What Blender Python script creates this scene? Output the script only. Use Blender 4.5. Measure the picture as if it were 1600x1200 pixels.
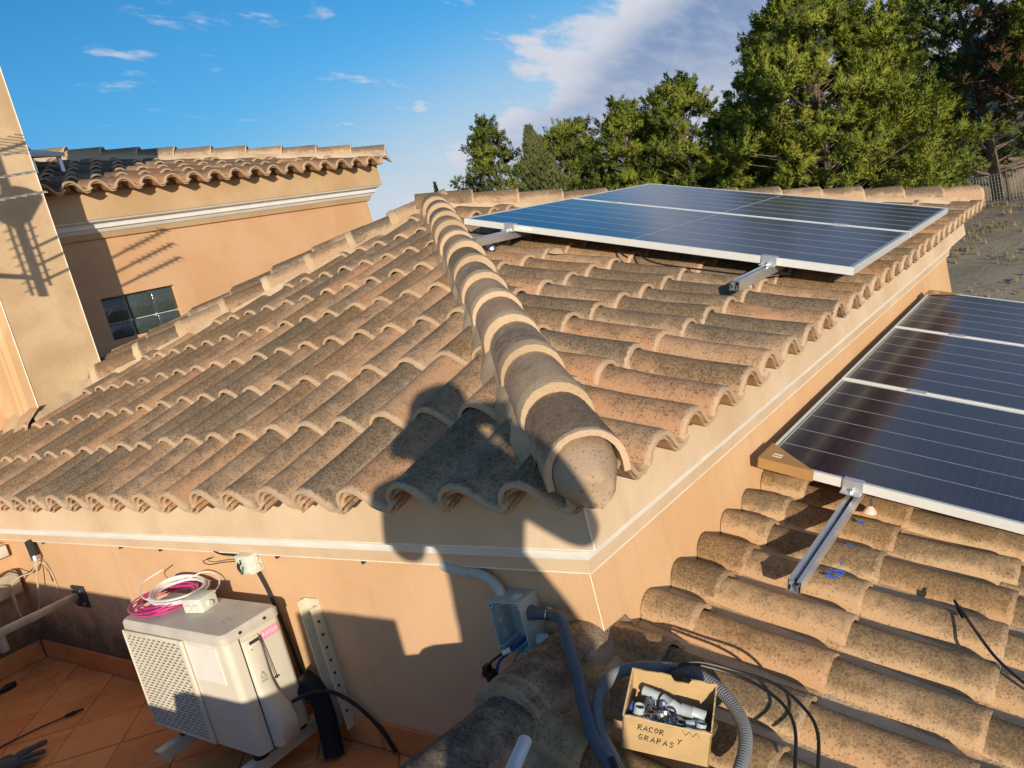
import bpy, bmesh, math, random
from mathutils import Vector, Matrix
R_ = math.radians
scene = bpy.context.scene
for o in list(bpy.data.objects):
    bpy.data.objects.remove(o)
COL = scene.collection
random.seed(7)

# ------------------------------------------------------------------ camera
cam = bpy.data.cameras.new('camera')
cam.sensor_width = 36.0
cam.lens = 36.0 * 1260.2 / 1600.0
cam.clip_start = 0.02
cam.clip_end = 6000
co = bpy.data.objects.new('camera', cam)
COL.objects.link(co)
RT = Vector((0.58544, -0.77157, -0.24888)); DN = Vector((-0.27550, 0.09937, -0.95616)); FW = Vector((0.76247, 0.62833, -0.15439))
m = Matrix.Identity(4)
for i in range(3):
    m[i][0] = RT[i]; m[i][1] = -DN[i]; m[i][2] = -FW[i]
m[0][3], m[1][3], m[2][3] = -1.57235, -1.16983, 0.77567
co.matrix_world = m
scene.camera = co

# ------------------------------------------------------------------ sun, sky, exposure
SUN_AZ, SUN_EL = R_(41.0), R_(10.5)          # direction the light travels, and height
sd = Vector((math.cos(SUN_AZ) * math.cos(SUN_EL), math.sin(SUN_AZ) * math.cos(SUN_EL), -math.sin(SUN_EL)))
sl = bpy.data.lights.new('sun', 'SUN')
sl.energy = 4.9
sl.angle = R_(0.53)
sl.color = (1.0, 0.85, 0.66)
so = bpy.data.objects.new('sun', sl)
COL.objects.link(so)
so.rotation_euler = sd.to_track_quat('-Z', 'Y').to_euler()
so.location = (-8, -7, 6)
scene.view_settings.view_transform = 'Standard'
scene.view_settings.look = 'None'
scene.view_settings.exposure = 0.08
scene.view_settings.gamma = 1.0
scene.view_settings.use_curve_mapping = False
scene.cycles.max_bounces = 8
scene.cycles.use_denoising = True


class NT:
    """small node tree helper"""
    def __init__(s, tree):
        s.t = tree; s.n = tree.nodes; s.l = tree.links
    def add(s, typ, **kw):
        n = s.n.new(typ)
        for k, v in kw.items():
            setattr(n, k, v)
        return n
    def link(s, a, b):
        s.l.new(a, b)
    def val(s, sock, v):
        if hasattr(v, 'is_linked') or isinstance(v, bpy.types.NodeSocket):
            s.l.new(v, sock)
        else:
            sock.default_value = v
    def math(s, op, a, b=None, c=None, clamp=False):
        n = s.n.new('ShaderNodeMath'); n.operation = op; n.use_clamp = clamp
        s.val(n.inputs[0], a)
        if b is not None: s.val(n.inputs[1], b)
        if c is not None: s.val(n.inputs[2], c)
        return n.outputs[0]
    def vmath(s, op, a, b=None):
        n = s.n.new('ShaderNodeVectorMath'); n.operation = op
        s.val(n.inputs[0], a)
        if b is not None: s.val(n.inputs[1], b)
        return n
    def mix(s, f, a, b, mode='MIX'):
        n = s.n.new('ShaderNodeMix'); n.data_type = 'RGBA'; n.blend_type = mode
        s.val(n.inputs[0], f); s.val(n.inputs[6], a); s.val(n.inputs[7], b)
        return n.outputs[2]
    def noise(s, vec, scale, detail=4, rough=0.55, dist=0.0):
        n = s.n.new('ShaderNodeTexNoise')
        if vec is not None: s.l.new(vec, n.inputs['Vector'])
        n.inputs['Scale'].default_value = scale; n.inputs['Detail'].default_value = detail
        n.inputs['Roughness'].default_value = rough; n.inputs['Distortion'].default_value = dist
        return n.outputs['Fac']
    def ramp(s, fac, lo, hi):
        n = s.n.new('ShaderNodeMapRange'); n.interpolation_type = 'SMOOTHSTEP'
        s.val(n.inputs['Value'], fac); s.val(n.inputs['From Min'], lo); s.val(n.inputs['From Max'], hi)
        return n.outputs[0]
    def sep(s, v):
        n = s.n.new('ShaderNodeSeparateXYZ'); s.l.new(v, n.inputs[0]); return n.outputs
    def comb(s, x, y, z):
        n = s.n.new('ShaderNodeCombineXYZ')
        s.val(n.inputs[0], x); s.val(n.inputs[1], y); s.val(n.inputs[2], z); return n.outputs[0]


def c4(c): return (c[0], c[1], c[2], 1.0)


world = bpy.data.worlds.new('World')
scene.world = world
world.use_nodes = True
W = NT(world.node_tree)
W.n.clear()
sky = W.add('ShaderNodeTexSky', sky_type='NISHITA')
sky.sun_disc = False
sky.sun_elevation = SUN_EL
sdir = -sd
sky.sun_rotation = math.atan2(sdir.x, sdir.y)
sky.air_density = 1.0; sky.dust_density = 0.6; sky.ozone_density = 2.0; sky.altitude = 300
tc = W.add('ShaderNodeTexCoord')
D = tc.outputs['Generated']
dx, dy, dz = W.sep(D)
zc = W.math('MAXIMUM', dz, 0.0)
den = W.math('ADD', zc, 0.22)
pxy = W.comb(W.math('DIVIDE', dx, den), W.math('DIVIDE', dy, den), 0.0)      # a flat cloud layer overhead
# stretch the wisps along one wind direction
mp = W.add('ShaderNodeMapping'); W.link(pxy, mp.inputs[0]); mp.inputs['Rotation'].default_value = (0, 0, R_(35)); mp.inputs['Scale'].default_value = (1.0, 2.6, 1.0)
n1 = W.noise(mp.outputs[0], 1.9, 7, 0.60, 0.35)
n2 = W.noise(mp.outputs[0], 5.5, 6, 0.6, 0.2)
n3 = W.noise(pxy, 0.9, 5, 0.55, 0.2)
# the big bank lies to the right of a line across the sky
bank = W.vmath('DOT_PRODUCT', D, (0.4488, -0.3552, -0.8200)).outputs['Value']
bf = W.math('ADD', bank, W.math('MULTIPLY', W.math('SUBTRACT', n1, 0.5), 0.30))
bf = W.math('ADD', bf, W.math('MULTIPLY', W.math('SUBTRACT', n2, 0.5), 0.10))
bankm = W.ramp(bf, -0.012, 0.055)
wisp = W.ramp(W.math('ADD', W.math('MULTIPLY', n1, 0.55), W.math('MULTIPLY', n2, 0.45)), 0.545, 0.66)
wisp = W.math('MULTIPLY', wisp, 0.85)
cm = W.math('MAXIMUM', bankm, wisp)
lowh = W.ramp(dz, 0.30, 0.02)
cm = W.math('MAXIMUM', cm, W.math('MULTIPLY', lowh, W.ramp(bank, -0.25, 0.0)))
# the clear sky itself, graded to the photograph's saturated blue
hs = W.add('ShaderNodeHueSaturation'); W.link(sky.outputs[0], hs.inputs['Color'])
hs.inputs['Saturation'].default_value = 1.36; hs.inputs['Value'].default_value = 1.0; hs.inputs['Hue'].default_value = 0.49
clear = W.mix(1.0, hs.outputs[0], W.mix(W.ramp(dz, 0.0, 0.30), (0.62, 0.68, 0.74, 1), (0.80, 1.02, 1.22, 1)), 'MULTIPLY')
# clouds: white sunlit edge towards the open sky, blue-grey body behind
body = W.ramp(W.math('ADD', bank, W.math('MULTIPLY', W.math('SUBTRACT', n3, 0.5), 0.20)), 0.035, 0.10)
body = W.math('MULTIPLY', body, W.ramp(dz, 0.05, 0.20))
ccol = W.mix(body, (5.0, 5.2, 5.8, 1), (1.65, 2.4, 3.9, 1))
ccol = W.mix(W.math('MULTIPLY', W.ramp(n2, 0.40, 0.7), 0.35), ccol, (4.2, 4.6, 5.6, 1))
fin = W.mix(cm, clear, ccol)
bg = W.add('ShaderNodeBackground'); W.link(fin, bg.inputs[0]); bg.inputs[1].default_value = 0.125
wo = W.add('ShaderNodeOutputWorld'); W.link(bg.outputs[0], wo.inputs[0])

# ------------------------------------------------------------------ materials
MATS = {}


def new_mat(name):
    m = bpy.data.materials.new(name); m.use_nodes = True
    t = NT(m.node_tree); t.n.clear()
    b = t.add('ShaderNodeBsdfPrincipled'); o = t.add('ShaderNodeOutputMaterial')
    t.link(b.outputs[0], o.inputs[0])
    MATS[name] = m
    return m, t, b


def plain(name, col, rough=0.6, metal=0.0, var=0.12, scale=12.0, bump=0.0, bscale=150.0, spec=0.5):
    m, t, b = new_mat(name)
    g = t.add('ShaderNodeTexCoord').outputs['Object']
    n = t.noise(g, scale, 5, 0.6)
    f = t.ramp(n, 0.3, 0.7)
    t.link(t.mix(f, c4([x * (1 - var) for x in col]), c4([min(1, x * (1 + var)) for x in col])), b.inputs['Base Color'])
    b.inputs['Roughness'].default_value = rough; b.inputs['Metallic'].default_value = metal
    b.inputs['Specular IOR Level'].default_value = spec
    if bump:
        bn = t.add('ShaderNodeBump'); bn.inputs['Strength'].default_value = bump; bn.inputs['Distance'].default_value = 0.002
        t.link(t.noise(g, bscale, 3, 0.6), bn.inputs['Height']); t.link(bn.outputs[0], b.inputs['Normal'])
    return m


def plaster(name, col, stain=0.25, grain=260.0, bump=0.5, grime=None):
    m, t, b = new_mat(name)
    g = t.add('ShaderNodeTexCoord').outputs['Object']
    geo = t.add('ShaderNodeNewGeometry').outputs['Position']
    n = t.noise(geo, 1.7, 6, 0.6, 0.3)
    n2 = t.noise(geo, 9.0, 5, 0.65, 0.4)
    dark = [x * (1 - stain) for x in col]
    c = t.mix(t.ramp(n, 0.35, 0.68), c4(col), c4([x * y for x, y in zip(dark, (1.05, .98, .9))]))
    c = t.mix(t.math('MULTIPLY', t.ramp(n2, 0.55, 0.78), stain * 1.3), c, c4([col[0] * .72, col[1] * .66, col[2] * .58]))
    fg = t.noise(geo, grain, 2, 0.5)
    c = t.mix(t.math('MULTIPLY', t.ramp(fg, 0.5, 0.8), 0.16), c, c4([x * .55 for x in col]))
    mpv = t.add('ShaderNodeMapping'); t.link(geo, mpv.inputs[0]); mpv.inputs['Scale'].default_value = (9.0, 9.0, 0.55)
    stk = t.noise(mpv.outputs[0], 1.0, 5, 0.65, 0.3)
    c = t.mix(t.math('MULTIPLY', t.ramp(stk, 0.52, 0.78), 0.30), c, c4([col[0] * .70, col[1] * .64, col[2] * .56]))
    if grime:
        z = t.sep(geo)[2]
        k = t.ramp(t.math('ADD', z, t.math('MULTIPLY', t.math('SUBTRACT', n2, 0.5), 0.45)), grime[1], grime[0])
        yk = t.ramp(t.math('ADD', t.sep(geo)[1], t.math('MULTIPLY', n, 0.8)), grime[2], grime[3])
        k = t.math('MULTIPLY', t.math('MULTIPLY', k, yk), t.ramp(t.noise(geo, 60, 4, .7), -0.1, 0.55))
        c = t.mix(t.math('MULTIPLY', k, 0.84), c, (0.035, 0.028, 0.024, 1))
    t.link(c, b.inputs['Base Color'])
    b.inputs['Roughness'].default_value = 0.9; b.inputs['Specular IOR Level'].default_value = 0.2
    bn = t.add('ShaderNodeBump'); bn.inputs['Strength'].default_value = bump; bn.inputs['Distance'].default_value = 0.004
    hh = t.math('ADD', fg, t.math('MULTIPLY', t.noise(geo, grain * .35, 3, .6), 0.6))
    t.link(hh, bn.inputs['Height']); t.link(bn.outputs[0], b.inputs['Normal'])
    return m


def tile_mat(name, base, pale, weather, speck=1.0, wamount=1.0, lip=True, lipamt=0.8, crest=(0.42, 0.18)):
    """fired clay with lichen: object coordinates are x across, y up the slope, z out of it"""
    m, t, b = new_mat(name)
    g = t.add('ShaderNodeTexCoord').outputs['Object']
    rnd = t.add('ShaderNodeObjectInfo').outputs['Random']
    off = t.comb(t.math('MULTIPLY', rnd, 37.0), t.math('MULTIPLY', rnd, 91.0), t.math('MULTIPLY', rnd, 53.0))
    p = t.vmath('ADD', g, off).outputs[0]
    x, y, z = t.sep(g)
    r2 = t.math('FRACT', t.math('MULTIPLY', rnd, 7.31))
    r3 = t.math('FRACT', t.math('MULTIPLY', rnd, 13.7))
    c0 = t.mix(t.ramp(r2, 0.0, 1.0), c4(base), c4(pale))
    pink = (base[0] * 1.06, base[1] * 0.92, base[2] * 0.88, 1)
    c0 = t.mix(t.math('MULTIPLY', t.ramp(r3, 0.55, 1.0), 0.7), c0, pink)
    big = t.noise(p, 5.0, 4, 0.6)
    med = t.noise(p, 26.0, 5, 0.7)
    # weathering sits on the crest and thins towards the lip and the flanks
    wz = t.ramp(z, 0.018, 0.070)
    wz = t.math('ADD', t.math('MULTIPLY', wz, crest[0]), crest[1])
    wv = t.math('ADD', wz, t.math('MULTIPLY', t.math('SUBTRACT', big, 0.5), 0.9))
    wv = t.math('ADD', wv, t.math('MULTIPLY', t.math('SUBTRACT', med, 0.5), 0.8))
    wv = t.math('ADD', wv, t.math('MULTIPLY', t.math('SUBTRACT', r2, 0.45), 0.65))
    wm = t.math('MULTIPLY', t.ramp(wv, 0.12, 0.75), wamount)
    if lip:
        lp = t.ramp(t.math('ADD', y, t.math('MULTIPLY', t.math('SUBTRACT', t.noise(p, 90.0, 2, .6), 0.5), 0.030)), 0.004, 0.020)
        wm = t.math('MULTIPLY', wm, t.math('MAXIMUM', lp, (1.0 - lipamt) * .6))
    wcol = t.mix(r3, c4(weather), (weather[0] * 1.35, weather[1] * 1.12, weather[2] * 0.9, 1))
    if lip:
        c0 = t.mix(t.math('MULTIPLY', t.ramp(y, 0.024, 0.008), lipamt), c0, (0.60, 0.445, 0.30, 1))
    c = t.mix(wm, c0, wcol)
    # pale lichen dust
    pl = t.math('MULTIPLY', t.ramp(t.noise(p, 70.0, 3, 0.7), 0.55, 0.72), t.ramp(t.noise(p, 8.0, 3, .6), 0.45, 0.70))
    c = t.mix(t.math('MULTIPLY', pl, 0.55), c, (0.44, 0.38, 0.29, 1))
    # yellow-ochre lichen on a few
    yl = t.math('MULTIPLY', t.ramp(t.noise(p, 17.0, 4, 0.7), 0.60, 0.74), t.ramp(r2, 0.5, 0.95))
    c = t.mix(t.math('MULTIPLY', yl, 0.5), c, (0.34, 0.23, 0.07, 1))
    # black lichen specks: clumpy grains, denser where the tile is weathered
    g1 = t.noise(p, 125.0, 5, 0.78)
    g2 = t.noise(p, 46.0, 4, 0.75)
    dens = t.math('ADD', t.math('MULTIPLY', t.math('SUBTRACT', wv, 0.35), 0.10), t.math('MULTIPLY', t.math('SUBTRACT', big, 0.5), 0.10))
    s1 = t.ramp(t.math('ADD', g1, dens), 0.535, 0.60)
    s2 = t.math('MULTIPLY', t.ramp(t.math('ADD', g2, dens), 0.58, 0.66), 0.7)
    sp2 = t.add('ShaderNodeTexVoronoi'); sp2.inputs['Scale'].default_value = 95.0; t.link(p, sp2.inputs['Vector'])
    gate = t.sep(sp2.outputs['Color'])[0]
    s3 = t.math('MULTIPLY', t.ramp(sp2.outputs['Distance'], 0.32, 0.20), t.ramp(gate, 0.62, 0.72))
    s1 = t.math('MULTIPLY', t.math('MAXIMUM', t.math('MAXIMUM', s1, s3), s2), speck)
    if lip:
        s1 = t.math('MULTIPLY', s1, t.math('MAXIMUM', lp, 1.0 - lipamt))
    c = t.mix(t.math('MULTIPLY', s1, 0.66), c, (0.030, 0.025, 0.020, 1))
    t.link(c, b.inputs['Base Color'])
    b.inputs['Roughness'].default_value = 0.92; b.inputs['Specular IOR Level'].default_value = 0.15
    bn = t.add('ShaderNodeBump'); bn.inputs['Strength'].default_value = 0.55; bn.inputs['Distance'].default_value = 0.004
    t.link(t.math('ADD', t.noise(p, 150.0, 4, 0.7), t.math('MULTIPLY', med, 0.8)), bn.inputs['Height']); t.link(bn.outputs[0], b.inputs['Normal'])
    return m


tile_mat('tile_clay', (0.46, 0.285, 0.165), (0.51, 0.36, 0.235), (0.215, 0.165, 0.112), 0.9, 1.05)
tile_mat('tile_clay_lower', (0.50, 0.325, 0.18), (0.56, 0.40, 0.235), (0.215, 0.160, 0.098), 0.8, 1.0, lipamt=0.2, crest=(0.66, 0.02))
tile_mat('tile_clay_far', (0.42, 0.24, 0.14), (0.48, 0.31, 0.19), (0.17, 0.12, 0.085), 0.8, 0.9)
tile_mat('cap_clay', (0.47, 0.34, 0.225), (0.52, 0.40, 0.28), (0.225, 0.178, 0.128), 0.7, 1.0)
tile_mat('cap_clay_dark', (0.36, 0.26, 0.18), (0.40, 0.30, 0.21), (0.125, 0.098, 0.076), 0.9, 1.15, lipamt=0.25)
tile_mat('cap_clay_brown', (0.42, 0.29, 0.185), (0.47, 0.34, 0.225), (0.185, 0.142, 0.10), 0.8, 1.15, lipamt=0.5)
plaster('cap_plug', (0.36, 0.27, 0.18), 0.5, 200, 0.5)
plaster('mortar', (0.56, 0.43, 0.29), 0.3, 120, 0.9)
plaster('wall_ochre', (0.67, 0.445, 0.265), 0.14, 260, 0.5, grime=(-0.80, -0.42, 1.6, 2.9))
plaster('wall_ochre_right', (0.69, 0.460, 0.265), 0.12, 260, 0.5)
plaster('fascia_cream', (0.70, 0.555, 0.40), 0.18, 420, 0.25)
plaster('chimney_cream', (0.67, 0.50, 0.31), 0.28, 160, 0.4)
plaster('neighbour_wall', (0.64, 0.405, 0.235), 0.12, 200, 0.5)
plaster('neighbour_fascia', (0.60, 0.43, 0.25), 0.2, 200, 0.4)
plain('white_moulding', (0.78, 0.79, 0.76), 0.6, var=0.06, scale=6, bump=0.15)
plain('corner_white', (0.85, 0.78, 0.66), 0.5)
plain('aluminium', (0.70, 0.72, 0.74), 0.36, 0.75, 0.05, 30)
plain('frame_aluminium', (0.74, 0.75, 0.73), 0.45, 0.25, 0.03, 20)
plain('cell_gap', (0.36, 0.39, 0.43), 0.4)
plain('dark_gap', (0.02, 0.018, 0.016), 0.9)
plain('ac_cream', (0.68, 0.645, 0.54), 0.5, var=0.05, scale=5, bump=0.05)
plain('ac_top', (0.53, 0.50, 0.44), 0.6, var=0.10, scale=9)
plain('ac_dark', (0.03, 0.03, 0.028), 0.8)
plain('sticker_white', (0.80, 0.79, 0.74), 0.4, var=0.03)
plain('bracket_cream', (0.66, 0.61, 0.46), 0.5, var=0.06)
plain('pink_label', (0.78, 0.33, 0.50), 0.5, var=0.05)
plain('label_white', (0.85, 0.78, 0.78), 0.5)
plain('cable_white', (0.74, 0.72, 0.72), 0.4, var=0.04)
plain('cable_pink', (0.58, 0.05, 0.24), 0.4, var=0.15)
plain('cable_black', (0.012, 0.012, 0.013), 0.45)
plain('cable_blue', (0.02, 0.06, 0.22), 0.4)
plain('cable_green', (0.03, 0.24, 0.10), 0.4)
plain('cable_beige', (0.55, 0.47, 0.34), 0.5)
plain('pvc_grey', (0.43, 0.47, 0.50), 0.42, var=0.05)
plain('pvc_light', (0.42, 0.47, 0.48), 0.42, var=0.05)
plain('flex_grey', (0.085, 0.102, 0.13), 0.5, var=0.08, scale=20)
plain('flex_dusty', (0.17, 0.18, 0.185), 0.6, var=0.1, scale=20)
plain('box_pale', (0.62, 0.64, 0.58), 0.5, var=0.05)
plain('cardboard', (0.50, 0.345, 0.165), 0.85, var=0.07, scale=14, bump=0.2, bscale=60)
plain('cardboard_edge', (0.58, 0.44, 0.26), 0.9, var=0.2, scale=200)
plain('brown_card', (0.36, 0.205, 0.075), 0.8, var=0.06)
plain('marker_ink', (0.02, 0.017, 0.02), 0.7)
plain('zinc', (0.55, 0.56, 0.58), 0.35, 1.0, 0.15, 60)
plain('rail_steel', (0.36, 0.35, 0.31), 0.55, 0.4, 0.15, 15)
plain('dark_rubber', (0.02, 0.02, 0.02), 0.85)
plain('black_foam', (0.012, 0.013, 0.017), 0.95, bump=0.6, bscale=40)
plain('glove_grey', (0.10, 0.10, 0.11), 0.9, bump=0.4)
plain('blue_paint', (0.06, 0.15, 0.62), 0.6, var=0.1)
plain('blue_plastic', (0.03, 0.10, 0.34), 0.3)
plain('tube_white', (0.60, 0.66, 0.70), 0.35)
plain('silicone', (0.70, 0.52, 0.42), 0.5)
plain('old_box', (0.45, 0.40, 0.30), 0.7, var=0.2)
plain('antenna_grey', (0.34, 0.34, 0.32), 0.5, 0.3)
plain('fence_grey', (0.33, 0.33, 0.31), 0.6)
plain('iron', (0.05, 0.05, 0.05), 0.6, 0.4)
plain('grout', (0.55, 0.36, 0.23), 0.9, var=0.2)
plain('cloth_dark', (0.05, 0.055, 0.075), 0.9)
plain('skin', (0.50, 0.31, 0.22), 0.6)
plain('hair', (0.03, 0.022, 0.016), 0.7)
plain('jeans', (0.05, 0.07, 0.13), 0.9)


def floor_mat():
    m, t, b = new_mat('terracotta')
    geo = t.add('ShaderNodeNewGeometry').outputs['Position']
    rnd = t.add('ShaderNodeObjectInfo').outputs['Random']
    c = t.mix(rnd, (0.62, 0.20, 0.06, 1), (0.74, 0.31, 0.10, 1))
    n = t.noise(geo, 5.0, 6, 0.65, 0.5)
    c = t.mix(t.math('MULTIPLY', t.ramp(n, 0.42, 0.72), 0.6), c, (0.42, 0.135, 0.045, 1))
    n2 = t.noise(geo, 22.0, 5, 0.7, 0.2)
    c = t.mix(t.math('MULTIPLY', t.ramp(n2, 0.52, 0.75), 0.35), c, (0.52, 0.30, 0.17, 1))
    t.link(c, b.inputs['Base Color'])
    t.link(t.math('ADD', 0.42, t.math('MULTIPLY', n2, 0.35)), b.inputs['Roughness'])
    bn = t.add('ShaderNodeBump'); bn.inputs['Strength'].default_value = 0.25; bn.inputs['Distance'].default_value = 0.003
    t.link(n2, bn.inputs['Height']); t.link(bn.outputs[0], b.inputs['Normal'])


floor_mat()


def solar_mat(name, col):
    """cells 12 x 6 under textured glass; generated 0..1 over the laminate"""
    m, t, b = new_mat(name)
    g = t.add('ShaderNodeTexCoord').outputs['UV']
    u, v, _ = t.sep(g)
    fu = t.math('FRACT', t.math('MULTIPLY', u, 24.0))
    fv = t.math('FRACT', t.math('MULTIPLY', v, 60.0))
    gu = t.math('MAXIMUM', t.ramp(fu, 0.035, 0.02), t.ramp(fu, 0.965, 0.98))
    gv = t.math('MULTIPLY', t.ramp(t.math('ABSOLUTE', t.math('SUBTRACT', fv, 0.5)), 0.06, 0.03), 0.18)
    n = t.noise(t.add('ShaderNodeTexCoord').outputs['Object'], 3.0, 4, .6)
    c = t.mix(n, c4(col), c4([x * 1.5 for x in col]))
    c = t.mix(t.math('MULTIPLY', gv, 0.55), c, (0.16, 0.17, 0.20, 1))
    dust = t.ramp(t.noise(t.add('ShaderNodeTexCoord').outputs['Object'], 11.0, 6, .7), 0.5, 0.8)
    c = t.mix(t.math('MULTIPLY', dust, 0.04), c, (0.4, 0.36, 0.3, 1))
    t.link(c, b.inputs['Base Color'])
    b.inputs['IOR'].default_value = 1.5
    b.inputs['Roughness'].default_value = 0.16
    b.inputs['Coat Weight'].default_value = 0.0


solar_mat('solar_glass', (0.006, 0.008, 0.022))


def glassblock_mat():
    m, t, b = new_mat('glass_block')
    g = t.add('ShaderNodeTexCoord').outputs['Object']
    b.inputs['Base Color'].default_value = (0.05, 0.07, 0.065, 1)
    b.inputs['Roughness'].default_value = 0.06
    b.inputs['Specular IOR Level'].default_value = 0.8
    bn = t.add('ShaderNodeBump'); bn.inputs['Strength'].default_value = 0.6; bn.inputs['Distance'].default_value = 0.01
    t.link(t.noise(g, 14.0, 2, .5, 1.2), bn.inputs['Height']); t.link(bn.outputs[0], b.inputs['Normal'])


glassblock_mat()
plain('glass_joint', (0.50, 0.51, 0.45), 0.4)


def leaf_mat(name, lo, hi, tw=0.35):
    m, t, b = new_mat(name)
    geo = t.add('ShaderNodeNewGeometry')
    n = t.noise(geo.outputs['Position'], 0.9, 4, 0.6)
    n2 = t.noise(geo.outputs['Position'], 7.0, 2, 0.6)
    c = t.mix(t.ramp(t.math('ADD', t.math('MULTIPLY', n, .6), t.math('MULTIPLY', n2, .4)), 0.35, 0.65), c4(lo), c4(hi))
    t.link(c, b.inputs['Base Color'])
    b.inputs['Roughness'].default_value = 0.75; b.inputs['Specular IOR Level'].default_value = 0.25
    tr = t.add('ShaderNodeBsdfTranslucent'); t.link(c, tr.inputs[0])
    ms = t.add('ShaderNodeMixShader'); ms.inputs[0].default_value = tw
    t.link(b.outputs[0], ms.inputs[1]); t.link(tr.outputs[0], ms.inputs[2])
    out = [x for x in t.n if x.type == 'OUTPUT_MATERIAL'][0]
    t.link(ms.outputs[0], out.inputs[0])


leaf_mat('pine_needles', (0.150, 0.205, 0.028), (0.300, 0.325, 0.045), 0.28)
leaf_mat('pine_needles_dark', (0.082, 0.126, 0.026), (0.165, 0.205, 0.034), 0.25)
leaf_mat('cypress_leaves', (0.018, 0.034, 0.014), (0.04, 0.06, 0.024))
leaf_mat('dry_needles', (0.11, 0.055, 0.03), (0.20, 0.11, 0.06))
leaf_mat('dry_grass', (0.20, 0.16, 0.07), (0.34, 0.28, 0.13))
leaf_mat('grey_needles', (0.10, 0.13, 0.045), (0.16, 0.18, 0.065))
plain('bark', (0.14, 0.105, 0.08), 0.95, var=0.35, scale=6, bump=0.8, bscale=20)


def ground_mat():
    m, t, b = new_mat('dry_ground')
    geo = t.add('ShaderNodeNewGeometry').outputs['Position']
    n = t.noise(geo, 0.35, 6, 0.65, 0.4); n2 = t.noise(geo, 2.4, 6, 0.7); n3 = t.noise(geo, 14.0, 4, .7)
    c = t.mix(t.ramp(n, 0.35, 0.65), (0.33, 0.265, 0.185, 1), (0.44, 0.355, 0.25, 1))
    c = t.mix(t.math('MULTIPLY', t.ramp(n2, 0.48, 0.7), 0.6), c, (0.20, 0.17, 0.10, 1))
    c = t.mix(t.math('MULTIPLY', t.ramp(n3, 0.55, 0.75), 0.5), c, (0.42, 0.37, 0.29, 1))
    t.link(c, b.inputs['Base Color']); b.inputs['Roughness'].default_value = 0.95
    bn = t.add('ShaderNodeBump'); bn.inputs['Strength'].default_value = 0.8; bn.inputs['Distance'].default_value = 0.06
    t.link(t.math('ADD', n2, t.math('MULTIPLY', n3, .4)), bn.inputs['Height']); t.link(bn.outputs[0], b.inputs['Normal'])


ground_mat()
leaf_mat('wood_far', (0.03, 0.05, 0.016), (0.07, 0.09, 0.022), 0.0)
plain('far_hill', (0.06, 0.075, 0.06), 0.95, var=0.3, scale=0.02)
plain('white_rock', (0.40, 0.38, 0.34), 0.95, var=0.3, scale=1.5)

# ------------------------------------------------------------------ mesh helpers


class MB:
    def __init__(s): s.v = []; s.f = []; s.uv = {}
    def quadstrip(s, rows, close=False, cap=False):
        """rows: list of equal-length lists of points"""
        b = len(s.v); n = len(rows[0])
        for r in rows:
            s.v.extend([tuple(p) for p in r])
        for i in range(len(rows) - 1):
            for j in range(n if close else n - 1):
                k = (j + 1) % n
                s.f.append((b + i * n + j, b + i * n + k, b + (i + 1) * n + k, b + (i + 1) * n + j))
        if cap:
            s.f.append(tuple(b + j for j in reversed(range(n))))
            s.f.append(tuple(b + (len(rows) - 1) * n + j for j in range(n)))
        return s
    def box(s, c, size, M=None):
        x, y, z = [q / 2 for q in size]
        c = Vector(c); b = len(s.v)
        for p in ((-x, -y, -z), (x, -y, -z), (x, y, -z), (-x, y, -z), (-x, -y, z), (x, -y, z), (x, y, z), (-x, y, z)):
            q = Vector(p)
            if M is not None: q = M @ q
            s.v.append(tuple(c + q))
        for f in ((0, 3, 2, 1), (4, 5, 6, 7), (0, 1, 5, 4), (1, 2, 6, 5), (2, 3, 7, 6), (3, 0, 4, 7)):
            s.f.append(tuple(b + i for i in f))
        return s
    def boxmm(s, lo, hi):
        return s.box([(a + b) / 2 for a, b in zip(lo, hi)], [abs(b - a) for a, b in zip(lo, hi)])
    def tube(s, pts, r, n=8, cap=True):
        pts = [Vector(p) for p in pts]
        rows = []
        up = None
        for i, p in enumerate(pts):
            t = (pts[min(i + 1, len(pts) - 1)] - pts[max(i - 1, 0)])
            t = t.normalized() if t.length > 1e-9 else Vector((0, 0, 1))
            if up is None:
                up = Vector((0, 0, 1)) if abs(t.z) < .9 else Vector((1, 0, 0))
            a = (up - t * up.dot(t))
            a = a.normalized() if a.length > 1e-6 else t.orthogonal().normalized()
            up = a
            bb = t.cross(a)
            rr = r[i] if isinstance(r, (list, tuple)) else r
            rows.append([p + (a * math.cos(2 * math.pi * k / n) + bb * math.sin(2 * math.pi * k / n)) * rr for k in range(n)])
        s.quadstrip(rows, close=True, cap=cap)
        return s
    def poly(s, pts):
        b = len(s.v); s.v.extend([tuple(p) for p in pts]); s.f.append(tuple(range(b, b + len(pts)))); return s
    def prism(s, pts, d):
        """polygon pts extruded by vector d"""
        d = Vector(d); a = [Vector(p) for p in pts]
        s.quadstrip([a, [p + d for p in a]], close=True, cap=True); return s


PW = {}          # world location of each parent


def link_mesh(name, me, mat, parent=None, M=None):
    o = bpy.data.objects.new(name, me); COL.objects.link(o)
    if mat and not me.materials: me.materials.append(MATS[mat])
    M = M or Matrix.Identity(4)
    if parent is not None:
        o.parent = parent
        o.matrix_basis = PW[parent.name].inverted() @ M
    else:
        o.matrix_basis = M
    PW[o.name] = M.copy()
    return o


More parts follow.
